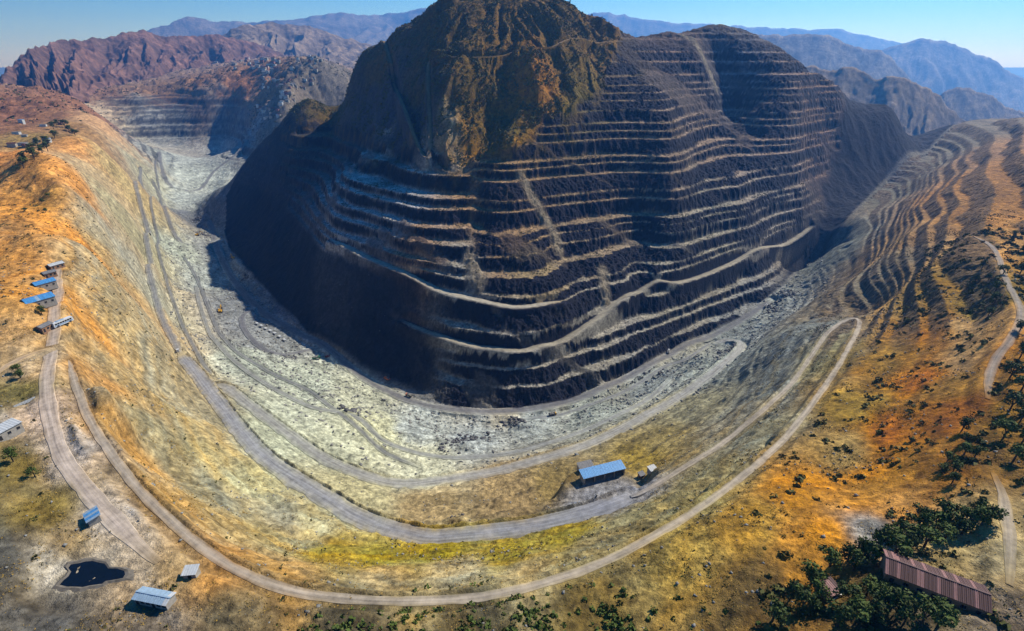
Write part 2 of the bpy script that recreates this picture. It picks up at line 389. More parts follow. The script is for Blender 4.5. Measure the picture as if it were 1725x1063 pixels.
for (px, py), rx, ry in YARDS:
    cx, cy = hit(px, py); z = ground_smooth(np.array([cx]), np.array([cy]))[0]
    d = np.hypot((X - cx) / rx, (Y - cy) / ry); Z = Z + (z - Z) * smooth(1.25, .9, d) * .95
farl = np.where(on_mtn, 0, 1) * smooth(1500, 2000, R) * smooth(-10, -14, DEG) * (1 - np.clip(fw, 0, 1)) * smooth(80, 120, Z)
Z = Z + farl * (16 * (ridged(X / 210 + .3 * warp, Y / 210, 4, 65) - 1.0) + 5 * fbm(X / 60, Y / 60, 3, 66))
lefth = np.where(on_mtn, 0, 1) * smooth(330, 600, R) * smooth(-39, -43, DEG) * (R < 2200)
Z = Z + lefth * 5 * (ridged(X / 110, Y / 110, 4, 68) - 1.0)
# road beds cut into the ground, windrows on their edges
road_mask = np.zeros(X.shape)
for rd in ROADS:
    w = rd['w'] / 2; rim = max(5.0, w * .9)
    D, T, S = dist_to(rd['pl'], w + rim + 3)
    m = D < w + rim + 2.5
    if not m.any(): continue
    zr = np.interp(T[m], np.arange(len(rd['z'])), rd['z']); d = D[m]
    zn = zr + (Z[m] - zr) * smooth(w + .8, w + rim, d)
    if rd['wr']:
        zn = zn + rd['wr'] * np.exp(-((d - w - 1.3) / .9) ** 2) * smooth(1.0, -2.0, Z[m] - zr) * (.75 + .5 * noise2(X[m] / 6, Y[m] / 6, 44))
    Z[m] = zn
    road_mask[m] = np.maximum(road_mask[m], smooth(w + 2.5, w, d))
Z = np.where(R < 200, Z + .25 * fbm(X / 2.2, Y / 2.2, 2, 58) * (1 - road_mask), Z)

def ground(x, y):
    """Height of the finished terrain."""
    u = (math.atan2(x, y) - AZ0) / (AZ1 - AZ0) * (NCOL - 1); l = math.log(math.hypot(x, y))
    j = min(max(int(np.searchsorted(lr, l)) - 1, 0), NROW - 2); i = min(max(int(u), 0), NCOL - 2)
    fu = u - i; fv = (l - lr[j]) / (lr[j + 1] - lr[j])
    return float((Z[j, i] * (1 - fu) + Z[j, i + 1] * fu) * (1 - fv) + (Z[j + 1, i] * (1 - fu) + Z[j + 1, i + 1] * fu) * fv)
_rr = np.exp(lr)
def hit3(px, py):
    """Where a photograph pixel meets the finished terrain."""
    x, y, z = ray(px, py); a = math.atan2(x, y); g = z / math.hypot(x, y)
    i = int(round((a - AZ0) / (AZ1 - AZ0) * (NCOL - 1))); i = min(max(i, 0), NCOL - 1)
    k = np.nonzero(Z[:, i] > HC + g * _rr)[0]
    r = _rr[k[0]] if len(k) else R1
    xx, yy = r * math.sin(a), r * math.cos(a)
    return xx, yy, ground(xx, yy)

# ------------------------------------------------------------------ ground colours (soil, rock and dry grass, with some shade painted in)
CS = [  # photograph spot -> colour of the ground there; bottom-edge spots darkened to paint in a vignette
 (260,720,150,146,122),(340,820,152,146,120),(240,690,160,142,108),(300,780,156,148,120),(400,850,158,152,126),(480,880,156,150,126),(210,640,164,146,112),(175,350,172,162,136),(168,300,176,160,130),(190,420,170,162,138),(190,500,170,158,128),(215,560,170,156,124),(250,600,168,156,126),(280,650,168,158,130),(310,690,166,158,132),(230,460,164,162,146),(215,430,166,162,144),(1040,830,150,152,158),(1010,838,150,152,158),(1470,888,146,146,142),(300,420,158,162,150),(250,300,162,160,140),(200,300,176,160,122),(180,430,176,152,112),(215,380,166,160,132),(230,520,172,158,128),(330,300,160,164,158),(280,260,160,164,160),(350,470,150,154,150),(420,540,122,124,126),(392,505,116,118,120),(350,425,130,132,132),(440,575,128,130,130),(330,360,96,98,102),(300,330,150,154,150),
 (420,610,166,170,158),(520,640,168,172,158),(600,660,168,168,150),(700,720,160,164,160),(800,735,156,160,158),(900,710,152,156,152),(640,720,182,180,152),(700,785,184,182,160),(560,740,178,178,156),(480,690,176,178,160),
 (1000,690,150,154,146),(1100,640,146,150,146),(1250,560,140,144,140),(1200,620,148,152,144),(1300,520,144,146,140),(1400,420,120,122,112),(1480,320,112,108,92),(1560,265,118,112,98),
 (450,740,176,178,156),(600,830,180,172,138),(720,850,166,146,110),(860,830,162,140,104),(940,810,150,130,88),(1080,770,150,128,70),(1120,740,150,134,92),(1180,690,150,144,118),(1300,640,142,142,128),(1350,560,138,140,130),(1250,700,146,140,120),
 (250,650,172,154,118),(200,560,178,156,116),(150,470,186,156,112),(170,640,188,148,100),(220,760,184,148,98),(300,700,176,156,112),(330,760,176,160,116),(280,850,180,148,100),(380,880,174,152,108),(450,900,172,156,112),(420,810,180,176,140),(520,880,176,170,136),
 (360,960,184,140,88),(460,960,180,150,104),(560,930,168,146,70),(640,940,158,142,64),(740,930,156,140,58),(760,960,182,168,132),(640,970,168,150,112),(860,930,156,140,64),(960,900,156,140,66),(1000,920,160,148,110),(880,960,166,150,112),
 (1100,860,152,142,104),(1200,800,150,140,104),(1180,840,148,136,92),(1300,720,146,142,118),(1400,600,142,132,96),(1150,920,166,140,80),(1250,880,176,134,66),(1350,830,182,130,62),(1420,760,158,132,84),(1450,680,152,124,64),(1500,600,158,118,58),
 (1480,800,186,130,60),(1520,720,176,112,42),(1550,640,176,112,44),(1580,560,172,116,50),(1600,700,168,108,42),(1450,840,196,138,68),(1400,900,190,136,66),(1350,960,160,116,58),(1500,860,186,136,78),(1300,1000,104,84,50),
 (1480,450,128,118,98),(1520,400,150,124,88),(1560,380,168,130,86),(1620,360,172,126,74),(1640,300,168,124,76),(1700,330,150,110,64),(1700,240,150,118,86),(1660,420,196,152,96),(1620,450,150,116,54),(1680,500,122,104,46),(1640,540,196,156,104),(1640,600,190,152,104),(1620,650,168,128,70),(1700,600,150,106,50),(1690,700,140,108,54),(1650,760,140,104,54),(1600,780,150,104,50),
 (1640,900,196,170,118),(1600,930,176,150,100),(1680,950,170,150,110),(1560,1000,110,96,70),(1450,1000,96,82,52),(1700,1030,128,116,100),
 (80,700,196,176,156),(110,760,190,176,160),(60,620,186,164,132),(20,500,204,150,88),(40,430,208,150,88),(20,340,212,156,94),(60,280,206,150,92),(80,330,196,146,84),(120,300,196,142,86),(130,250,196,146,96),(20,260,196,138,86),(10,190,140,102,80),(60,180,136,100,78),(120,172,140,104,82),(180,160,140,108,86),(260,156,134,106,82),(330,140,140,106,80),(15,218,150,112,84),(70,205,150,112,84),(60,230,150,126,84),(110,215,150,120,86),(170,215,184,150,116),(190,190,188,170,146),(220,220,178,172,156),(100,380,200,144,84),(120,520,200,150,92),
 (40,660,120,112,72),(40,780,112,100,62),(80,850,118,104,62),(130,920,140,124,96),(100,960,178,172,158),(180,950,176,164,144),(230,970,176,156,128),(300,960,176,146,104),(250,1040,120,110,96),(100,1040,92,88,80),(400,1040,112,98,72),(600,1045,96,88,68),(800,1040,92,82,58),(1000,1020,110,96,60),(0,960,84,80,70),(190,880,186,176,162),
 (300,205,116,120,120),(370,205,112,114,116),(250,200,150,152,150),(340,180,130,112,96),(300,150,140,112,84),(400,150,156,112,80),(450,160,150,116,84),(500,160,112,102,90),(550,120,110,104,96),(520,140,112,104,92),(470,185,120,112,100),(420,225,150,150,150),(380,240,150,152,150),
 (860,60,118,92,44),(740,60,104,84,42),(950,60,110,88,44),(900,150,150,106,46),(800,130,106,86,40),(640,110,96,78,36),(700,150,96,80,44),(980,180,106,92,38),(850,220,96,84,42),(1050,100,126,98,52),(560,180,92,78,40),(480,250,70,66,58),
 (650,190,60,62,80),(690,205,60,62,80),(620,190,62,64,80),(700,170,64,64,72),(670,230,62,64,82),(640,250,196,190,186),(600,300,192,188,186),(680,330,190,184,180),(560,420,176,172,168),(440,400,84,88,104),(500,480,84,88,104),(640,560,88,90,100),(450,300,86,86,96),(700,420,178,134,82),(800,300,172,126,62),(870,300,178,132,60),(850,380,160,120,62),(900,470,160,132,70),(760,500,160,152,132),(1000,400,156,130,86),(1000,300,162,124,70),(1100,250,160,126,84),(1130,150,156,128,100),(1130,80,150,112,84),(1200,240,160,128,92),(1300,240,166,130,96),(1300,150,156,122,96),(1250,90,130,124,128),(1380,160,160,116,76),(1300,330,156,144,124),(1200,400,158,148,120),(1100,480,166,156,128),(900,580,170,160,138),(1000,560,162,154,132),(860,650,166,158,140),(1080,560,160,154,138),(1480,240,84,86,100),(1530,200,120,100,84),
]
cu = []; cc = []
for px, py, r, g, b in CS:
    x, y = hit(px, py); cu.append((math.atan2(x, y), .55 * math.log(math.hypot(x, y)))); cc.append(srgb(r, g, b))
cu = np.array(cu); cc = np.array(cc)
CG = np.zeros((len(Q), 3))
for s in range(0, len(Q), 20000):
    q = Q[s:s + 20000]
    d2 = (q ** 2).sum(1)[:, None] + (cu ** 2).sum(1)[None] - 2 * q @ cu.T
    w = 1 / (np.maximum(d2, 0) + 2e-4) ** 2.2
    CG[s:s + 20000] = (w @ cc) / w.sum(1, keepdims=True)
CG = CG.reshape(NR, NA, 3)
# ragged borders: read the colour survey through a warp that follows the contours
wa = .02 * fbm(X / 45 + .02 * Z, Y / 45, 4, 22); wl = .028 * fbm(X / 40, Y / 40 + .03 * Z, 4, 26)
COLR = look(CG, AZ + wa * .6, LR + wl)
# contour-following streaks of washed soil, and blotches
st = fbm(Z / 5.0 + .6 * warp, np.hypot(X, Y) / 160 + AZ * 2, 4, 14)
bl = fbm(X / 14, Y / 14, 4, 16)
fine = fbm(X / 3.2, Y / 3.2, 3, 18)
notm = np.where(on_mtn, 0, 1)
val = 1 + notm * (.34 * st) + .24 * bl + .34 * fine
COLR = COLR * np.clip(val, .35, 1.8)[..., None]
# warm/cool drift along the strata
dr = fbm(Z / 9.0 + warp, AZ * 6, 3, 34)[..., None] * (notm * smooth(900, 500, R) * smooth(85, 120, Z))[..., None]
COLR = COLR * (1 + dr * np.array([.14, .01, -.2]))
lm_ = (COLR @ np.array([.3, .6, .1]))[..., None]; ds_ = np.where(on_mtn, .4 * (1 - natural), 0)[..., None]; COLR = COLR * (1 - ds_) + lm_ * ds_
# bare rock on bench faces, talus on cliffs
rock = np.array(srgb(22, 25, 40)) * (1 + .5 * fbm(X / 6, Y / 6 + Z / 3, 3, 36))[..., None]  # dark rock, its colour deepened to navy to paint in shade
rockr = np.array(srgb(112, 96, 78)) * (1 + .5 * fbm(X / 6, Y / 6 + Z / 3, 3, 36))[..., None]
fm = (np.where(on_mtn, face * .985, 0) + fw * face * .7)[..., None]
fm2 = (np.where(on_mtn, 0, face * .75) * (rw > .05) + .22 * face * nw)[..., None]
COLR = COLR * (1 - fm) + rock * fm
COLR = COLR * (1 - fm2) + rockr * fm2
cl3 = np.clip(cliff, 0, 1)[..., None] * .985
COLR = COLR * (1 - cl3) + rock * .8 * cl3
ch3 = (np.where(on_mtn, chute, 0) * .8)[..., None]
COLR = COLR * (1 - ch3) + np.array(srgb(164, 152, 130)) * (1 + .3 * fine)[..., None] * ch3
soft = (np.where(on_mtn, smooth(-70, 10, Z - Zn + 25 * warp) * (1 - natural), 0) * smooth(-.2, .5, bl) * .7)[..., None]
COLR = COLR * (1 - soft) + np.array(srgb(104, 84, 44)) * (1 + .4 * fine)[..., None] * soft
# dry grass tufts and scrub soil on the natural cap
gr = (natural * smooth(.0, .6, bl + .5 * fine))[..., None] * .5
COLR = COLR * (1 + natural[..., None] * np.array([.12, .06, -.05]))
COLR = COLR * (1 - gr) + np.array(srgb(60, 62, 30)) * gr
lum = (COLR @ np.array([.3, .6, .1]))[..., None]; COLR = lum + (COLR - lum) * 1.16
cool = (notm * smooth(118, 70, Z) * (R < 2600))[..., None]
COLR = COLR * (1 + cool * np.array([-.03, 0, .0])) * (1 + .22 * cool * smooth(75, 50, Z)[..., None])
COLR = np.clip(COLR * (.72 - .04 * natural)[..., None], .005, .75)

# ------------------------------------------------------------------ terrain meshes
def mat_new(name):
    m = bpy.data.materials.new(name); m.use_nodes = True
    return m, m.node_tree, m.node_tree.nodes["Principled BSDF"]
def terrain_material(name, scale_a=.35, scale_b=.06, bump=.6, dist=.5):
    m, nt, b = mat_new(name); n = nt.nodes; L = nt.links.new
    at = n.new("ShaderNodeAttribute"); at.attribute_name = "ground_colour"
    tc = n.new("ShaderNodeTexCoord")
    def nz(s, d, r=.6):
        k = n.new("ShaderNodeTexNoise"); k.inputs["Scale"].default_value = s; k.inputs["Detail"].default_value = d; k.inputs["Roughness"].default_value = r
        L(tc.outputs["Object"], k.inputs["Vector"]); return k
    n1, n2, n3 = nz(scale_a, 5, .7), nz(scale_b, 4), nz(1.3, 3, .7)
    def rng(src, lo, hi):
        r = n.new("ShaderNodeMapRange"); r.inputs[1].default_value = .25; r.inputs[2].default_value = .75; r.inputs[3].default_value = lo; r.inputs[4].default_value = hi
        L(src, r.inputs[0]); return r.outputs[0]
    mu = n.new("ShaderNodeMath"); mu.operation = 'MULTIPLY'; L(rng(n1.outputs["Fac"], .45, 1.55), mu.inputs[0]); L(rng(n2.outputs["Fac"], .84, 1.16), mu.inputs[1])
    n4 = nz(.16 if scale_a > .1 else .012, 8, .82)
    r4 = n.new("ShaderNodeMapRange"); r4.inputs[1].default_value = .40; r4.inputs[2].default_value = .58; r4.inputs[3].default_value = .55; r4.inputs[4].default_value = 1.15; L(n4.outputs["Fac"], r4.inputs[0])
    mu2 = n.new("ShaderNodeMath"); mu2.operation = 'MULTIPLY'; L(mu.outputs[0], mu2.inputs[0]); L(r4.outputs[0], mu2.inputs[1]); mu = mu2
    vm = n.new("ShaderNodeVectorMath"); vm.operation = 'SCALE'; L(at.outputs["Color"], vm.inputs[0]); L(mu.outputs[0], vm.inputs["Scale"])
    L(vm.outputs[0], b.inputs["Base Color"])
    b.inputs["Roughness"].default_value = .95; b.inputs["Specular IOR Level"].default_value = .15
    ad = n.new("ShaderNodeMath"); ad.operation = 'MULTIPLY_ADD'; L(n1.outputs["Fac"], ad.inputs[0]); ad.inputs[1].default_value = 2.0; L(n3.outputs["Fac"], ad.inputs[2])
    bp = n.new("ShaderNodeBump"); bp.inputs["Strength"].default_value = bump; bp.inputs["Distance"].default_value = dist
    L(ad.outputs[0], bp.inputs["Height"]); L(bp.outputs[0], b.inputs["Normal"])
    return m
M_GROUND = terrain_material("soil_and_rock", .35, .05, .7, .9)

def grid_mesh(name, V, C, quads, mat, kind='structure', label=None, sm=True):
    used, inv = np.unique(quads, return_inverse=True)
    me = bpy.data.meshes.new(name)
    me.vertices.add(len(used)); me.vertices.foreach_set("co", V[used].astype(np.float32).ravel())
    q = inv.reshape(-1, 4).astype(np.int32); nq = len(q)
    me.loops.add(nq * 4); me.loops.foreach_set("vertex_index", q.ravel())
    me.polygons.add(nq); me.polygons.foreach_set("loop_start", np.arange(nq, dtype=np.int32) * 4)
    at = me.attributes.new("ground_colour", 'FLOAT_COLOR', 'POINT')
    at.data.foreach_set("color", np.concatenate([C[used], np.ones((len(used), 1))], 1).astype(np.float32).ravel())
    me.update(calc_edges=True)
    me.polygons.foreach_set("use_smooth", np.full(nq, sm, dtype=bool))
    me.materials.append(mat)
    o = bpy.data.objects.new(name, me); COL.objects.link(o); o["kind"] = kind
    if label: o["label"] = label
    return o

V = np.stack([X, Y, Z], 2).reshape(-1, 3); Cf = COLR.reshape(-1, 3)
idx = np.arange(NROW * NCOL).reshape(NROW, NCOL)
quads = np.stack([idx[:-1, :-1], idx[:-1, 1:], idx[1:, 1:], idx[1:, :-1]], 2)
E = (Z - HC) / R
run = np.maximum.accumulate(E, 0)
hid = (E < run - .05) & (R > 700)
hq = hid[:-1, :-1] & hid[1:, 1:] & hid[:-1, 1:] & hid[1:, :-1]
BK = 6
hb = np.zeros(hq.shape, bool); coarse = []
for j in range(0, hq.shape[0], BK):
    j2 = min(j + BK, hq.shape[0])
    for i in range(0, hq.shape[1], BK):
        i2 = min(i + BK, hq.shape[1])
        if hq[j:j2, i:i2].all():
            hb[j:j2, i:i2] = True
            coarse.append((idx[j, i], idx[j, i2], idx[j2, i2], idx[j2, i]))
qa, qr = AZ[:-1, :-1], R[:-1, :-1]
bpts = [(335,500,40),(365,575,42),(440,640,42),(520,682,41),(600,700,40),(650,745,42),(740,770,43),(850,765,42),(960,735,38),(1060,690,34),(1130,640,28),(1250,600,46),(1330,520,60),(1400,440,80)]
ba, br = bearing_curve(bpts); floor_r = np.interp(qa, ba, br, left=-1, right=1e9)
ra_, rr_ = bearing_curve(RIM[:13]); rim_r = np.interp(qa, ra_, rr_, left=1e9)
rim_r = np.where(qa < ra_[0], np.interp(np.degrees(qa), [-66, -47], [330, rr_[0]]), rim_r)
rim_r = np.where(np.degrees(qa) < -38, np.where(qa < math.atan2(*at_z(160,240,212)[:2]) - .02, 1e9, rim_r), rim_r)
reg = np.full(qa.shape, 1)                        # 1 pit slope
reg[qr < rim_r] = 2                               # 2 near hillside
reg[(qr > floor_r) & (Z[:-1, :-1] < 62) & (qr < 2100) & (floor_r > 0)] = 3
reg[(qa < ba[0]) & (Z[:-1, :-1] < 62) & (qr < 2100)] = 3
reg[on_mtn[:-1, :-1]] = 0
reg[(np.degrees(qa) > 33) & ~on_mtn[:-1, :-1] & (qr > 400) & (Z[:-1, :-1] > 100)] = 4
names = {0: 'mountain', 1: 'pit_slope', 2: 'hillside', 3: 'pit_floor', 4: 'terraced_slope'}
for k, nm in names.items():
    q = quads[(reg == k) & ~hb]
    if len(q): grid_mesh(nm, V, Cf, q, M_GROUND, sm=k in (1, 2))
if coarse: grid_mesh('mountain_back', V, Cf, np.array(coarse), M_GROUND)
# ------------------------------------------------------------------ road sheets
def road_material(name):
    m, nt, b = mat_new(name); n = nt.nodes; L = nt.links.new
    uv = n.new("ShaderNodeUVMap"); tc = n.new("ShaderNodeTexCoord")
    mp = n.new("ShaderNodeMapping"); mp.inputs["Scale"].default_value = (.9, .035, 1); L(uv.outputs[0], mp.inputs[0])
    n1 = n.new("ShaderNodeTexNoise"); n1.inputs["Scale"].default_value = 1.0; n1.inputs["Detail"].default_value = 4; L(mp.outputs[0], n1.inputs["Vector"])
    n2 = n.new("ShaderNodeTexNoise"); n2.inputs["Scale"].default_value = .25; n2.inputs["Detail"].default_value = 6; n2.inputs["Roughness"].default_value = .7; L(tc.outputs["Object"], n2.inputs["Vector"])
    ad = n.new("ShaderNodeMath"); ad.operation = 'ADD'; L(n1.outputs["Fac"], ad.inputs[0]); L(n2.outputs["Fac"], ad.inputs[1])
    r = n.new("ShaderNodeMapRange"); r.inputs[1].default_value = .7; r.inputs[2].default_value = 1.3; r.inputs[3].default_value = .5; r.inputs[4].default_value = 1.3; L(ad.outputs[0], r.inputs[0])
    vm = n.new("ShaderNodeVectorMath"); vm.operation = 'SCALE'; at = n.new("ShaderNodeAttribute"); at.attribute_name = "ground_colour"; L(at.outputs["Color"], vm.inputs[0]); L(r.outputs[0], vm.inputs["Scale"])
    L(vm.outputs[0], b.inputs["Base Color"]); b.inputs["Roughness"].default_value = .9; b.inputs["Specular IOR Level"].default_value = .2
    bp = n.new("ShaderNodeBump"); bp.inputs["Strength"].default_value = .35; bp.inputs["Distance"].default_value = .3; L(ad.outputs[0], bp.inputs["Height"]); L(bp.outputs[0], b.inputs["Normal"])
    return m
M_ROAD = road_material('dirt_road')
def look_fine(x, y):
    i = np.clip(np.round((np.arctan2(x, y) - AZ0) / (AZ1 - AZ0) * (NCOL - 1)).astype(int), 0, NCOL - 1)
    j = np.clip(np.searchsorted(lr, np.log(np.hypot(x, y))), 0, NROW - 1)
    return COLR[j, i]
for rd in ROADS:
    pl, z, w = rd['pl'], rd['z'], rd['w'] / 2
    tg = np.gradient(pl, axis=0); tg /= np.linalg.norm(tg, axis=1, keepdims=True) + 1e-9
    nrm = np.stack([-tg[:, 1], tg[:, 0]], 1)
    cum = np.concatenate([[0], np.cumsum(np.linalg.norm(np.diff(pl, axis=0), axis=1))])
    rad_ = np.hypot(pl[:, 0], pl[:, 1]); off = np.clip(.0009 * rad_, .1, .9); ends_ = np.minimum(np.arange(len(pl)), np.arange(len(pl))[::-1]); tap = .45 + .55 * np.clip(ends_ / 6.0, 0, 1)
    wl_ = w * tap * (1 + .2 * fbm(cum / 16, cum * 0 + 3, 3, 3)); wr_ = w * tap * (1 + .2 * fbm(cum / 16, cum * 0 + 9, 3, 4))
    prof = [(-1.3, -.9), (-1, 0), (-.5, .04), (0, .08), (.5, .04), (1, 0), (1.3, -.9)]
    vv = []; uvs = []
    for i in range(len(pl)):
        for c, dz in prof:
            ww = (wl_ if c > 0 else wr_)[i] * c
            vv.append((pl[i, 0] + nrm[i, 0] * ww, pl[i, 1] + nrm[i, 1] * ww, z[i] + off[i] + dz)); uvs.append((ww, cum[i]))
    K = len(prof); ff = [(i * K + j, i * K + j + 1, (i + 1) * K + j + 1, (i + 1) * K + j) for i in range(len(pl) - 1) for j in range(K - 1)]
    ff = [f[::-1] for f in ff]
    me = bpy.data.meshes.new(rd['name']); me.from_pydata(vv, [], ff); me.update()
    ul = me.uv_layers.new(name="UVMap")
    for lp in me.loops: ul.data[lp.index].uv = uvs[lp.vertex_index]
    me.materials.append(M_ROAD)
    n_ = len(pl); va = np.array(vv).reshape(n_, K, 3); cg = look_fine(va[..., 0], va[..., 1])
    e = np.array([1, 1, .25, .1, .25, 1, 1])[None, :] * np.ones((n_, 1)); e[:, (1, 5)] = np.clip(.62 + .5 * noise2(va[:, (1, 5), 0] / 5, va[:, (1, 5), 1] / 5, 12), .2, 1)
    endf = np.minimum(np.arange(n_), np.arange(n_)[::-1]); e = np.maximum(e, 1 - np.clip(endf / 5.0, 0, 1)[:, None])
    rc = np.array(rd['col']) * .62 * (1 - e[..., None]) + cg * e[..., None]
    at = me.attributes.new("ground_colour", 'FLOAT_COLOR', 'POINT'); at.data.foreach_set("color", np.concatenate([rc, np.ones((n_, K, 1))], 2).astype(np.float32).ravel())
    o = bpy.data.objects.new(rd['name'], me); COL.objects.link(o); o["kind"] = "structure"; o["label"] = rd['label']

# ------------------------------------------------------------------ far mountain ranges and the plain
def mountain_range(name, label, pts, front, base, flute, colour, colour2, ns=260, nt_=70, flen=160.0, seed=0, back=1.0, shrub=.5):
    """Ridge through (px, py, distance) crest points, falling to 'base' over 'front' metres, with gullies."""
    w = np.array([at_d(*p) for p in pts]); t = np.linspace(0, 1, len(w)); s = np.linspace(0, 1, ns)
    dens = catmull([tuple(p) for p in w], 1e9)
    k = np.linspace(0, len(w) - 1, ns)
    M = cubic_matrix(k, len(w)); c = M @ w
    d = c[:, :2] / np.linalg.norm(c[:, :2], axis=1, keepdims=True)
    L = np.concatenate([[0], np.cumsum(np.linalg.norm(np.diff(c[:, :2], axis=0), axis=1))])
    front = (M @ np.array(front, float))[None, :] if isinstance(front, list) else front
    tt = np.concatenate([np.linspace(-1, 0, nt_)[:-1], np.linspace(0, back, nt_ // 2)])
    S, T = np.meshgrid(L, tt)
    x = c[None, :, 0] + d[None, :, 0] * T * front; y = c[None, :, 1] + d[None, :, 1] * T * front
    a = np.abs(T); fall = a ** .85
    wv = fbm(S / (flen * 3), T * 2.0, 3, seed)
    fl_ = .75 * ridged(S / flen + .5 * wv, T * .8 + .2 * wv, 3, seed + 3) + .25 * ridged(S / flen * 2.3 + 1.0 * wv, T * 2.5, 3, seed + 4)
    cz = c[None, :, 2] + flute * .25 * fbm(S / (flen * .7), S * 0, 4, seed + 8)
    z = base + (cz - base) * (1 - fall) + flute * (fl_ - 1.15) * np.clip(a * 3.2, 0, 1) * np.clip((1 - a) * 3, 0, 1)
    z = z + flute * .12 * fbm(x / (flen * .22), y / (flen * .22), 4, seed + 11)
    g = np.clip(.55 - .55 * (fl_ - 1.0) + .6 * fbm(x / (flen * .6), y / (flen * .6), 4, seed + 6), 0, 1) * shrub
    col = np.array(colour)[None, None] * (1 - g[..., None]) + np.array(colour2)[None, None] * g[..., None]
    col = col * (1 + .3 * fbm(x / (flen * .3), y / (flen * .3), 3, seed + 5))[..., None]
    nr, nc = x.shape; ix = np.arange(nr * nc).reshape(nr, nc)
    q = np.stack([ix[:-1, :-1], ix[:-1, 1:], ix[1:, 1:], ix[1:, :-1]], 2).reshape(-1, 4)
    return grid_mesh(name, np.stack([x, y, z], 2).reshape(-1, 3), np.clip(col, .01, .8).reshape(-1, 3), q, M_FAR, label=label)
M_FAR = terrain_material("far_slopes", .03, .008, .5, 6.0)
RED, SCR = srgb(116, 86, 74), srgb(50, 48, 48)
mountain_range('red_ridge', 'fluted reddish ridge closing the valley at left', [(-200,260,1500),(-60,180,2000),(0,128,2400),(40,90,2700),(85,72,3000),(150,66,3300),(228,52,3600),(290,61,3800),(360,59,4000),(420,71,4200),(490,92,4300),(540,112,4300),(600,140,4300)], [500, 900, 1150, 1300, 1300, 1150, 1000, 850, 800, 800, 800, 800, 800], 195, 75, RED, SCR, 620, 150, 260, 3)
mountain_range('blue_hill', 'hazy blue hill behind the red ridge', [(300,110,5000),(355,66,5000),(400,46,5000),(440,40,5200),(475,38,5400),(520,46,5500),(570,58,5500),(630,80,5600),(700,110,5700)], 1600, 250, 90, srgb(128,112,96), SCR, 300, 70, 420, 13)
mountain_range('distant_range', 'pale blue mountain range on the left horizon', [(180,90,10500),(240,58,10500),(285,40,11000),(325,29,11500),(400,36,12000),(480,33,12000),(560,24,12500),(640,24,13000),(720,16,13000),(820,20,13000),(900,40,13000)], 3500, 200, 150, srgb(120,110,100), SCR, 300, 50, 900, 23)
mountain_range('hazy_range', 'palest mountain range fading out on the right horizon', [(900,60,14000),(1000,22,14000),(1050,27,14000),(1100,34,14000),(1180,40,14000),(1260,44,14000),(1330,48,14000),(1400,49,14000),(1450,58,14000),(1520,72,14000),(1600,80,14000),(1700,120,14000),(1800,170,14000)], 4500, -600, 160, srgb(120,110,100), SCR, 300, 50, 900, 29)
mountain_range('hazy_shoulder', 'pale mountain shoulder dropping to the right edge', [(1380,140,8500),(1470,92,8500),(1540,68,8500),(1580,67,8500),(1630,84,8500),(1680,106,8500),(1725,138,8500),(1800,190,8500),(1900,260,8500)], 3200, -700, 150, srgb(120,110,100), SCR, 300, 50, 700, 33)
mountain_range('blue_shoulder', 'blue mountain shoulder behind the terraced hill', [(1180,90,5200),(1260,64,5200),(1330,57,5200),(1390,62,5200),(1440,75,5200),(1478,82,5200),(1505,102,5200),(1525,122,5200),(1560,160,5200),(1640,230,5200)], 2200, -500, 100, srgb(116,108,96), SCR, 300, 60, 450, 43)
mountain_range('dark_hill', 'dark blue hill beyond the shaded wall', [(1300,160,2500),(1360,112,2500),(1400,119,2500),(1440,116,2500),(1480,128,2450),(1520,131,2400),(1545,140,2400),(1580,160,2400),(1610,188,2400),(1650,225,2400),(1700,270,2400)], 900, -160, 50, srgb(120,104,84), srgb(60,58,48), 300, 90, 170, 53)
mountain_range('small_hill', 'small blue hill at the right edge', [(1520,210,3600),(1570,172,3600),(1600,150,3600),(1625,147,3600),(1660,158,3600),(1700,178,3600),(1740,198,3600),(1800,240,3600)], 1200, -320, 60, srgb(120,106,88), srgb(60,58,48), 260, 60, 260, 57)
gx = 60000.0
gv = np.array([(-gx, -gx, -420), (gx, -gx, -420), (gx, gx, -420), (-gx, gx, -420)], float)
grid_mesh('ground', gv, np.tile(np.array([.12, .1, .08]), (4, 1)), np.array([[0, 1, 2, 3]]), M_FAR)
grid_mesh('near_ground', np.array([(-120, -90, 190), (120, -90, 190), (120, 60, 190), (-120, 60, 190)], float), np.tile(np.array([.12, .1, .07]), (4, 1)), np.array([[0, 1, 2, 3]]), M_GROUND)

# ------------------------------------------------------------------ plain materials for built things
_MATS = {}
def paint(name, rgb, rough=.7, metal=0.0, var=.25, scale=2.0, wear=None):
    if name in _MATS: return _MATS[name]
    m, nt, b = mat_new(name); n = nt.nodes; L = nt.links.new
    tc = n.new("ShaderNodeTexCoord"); k = n.new("ShaderNodeTexNoise"); k.inputs["Scale"].default_value = scale; k.inputs["Detail"].default_value = 6; k.inputs["Roughness"].default_value = .7
    L(tc.outputs["Object"], k.inputs["Vector"])
    cr = n.new("ShaderNodeValToRGB"); c = np.array(srgb(*rgb)) * .62; w = np.array(srgb(*wear)) * .62 if wear else c * (1 - var)
    cr.color_ramp.elements[0].position = .36; cr.color_ramp.elements[0].color = (*w, 1)
    cr.color_ramp.elements[1].position = .62; cr.color_ramp.elements[1].color = (*np.clip(c * (1 + .4 * var), 0, .9), 1)
    L(k.outputs["Fac"], cr.inputs[0]); L(cr.outputs[0], b.inputs["Base Color"])
    b.inputs["Roughness"].default_value = rough; b.inputs["Metallic"].default_value = metal
    _MATS[name] = m; return m
BLUE = paint('blue_sheet', (92, 168, 226), .45, .0, .2, 1.2, (70, 130, 190)); WHITE = paint('white_sheet', (206, 210, 212), .5, 0, .15, 1.0)
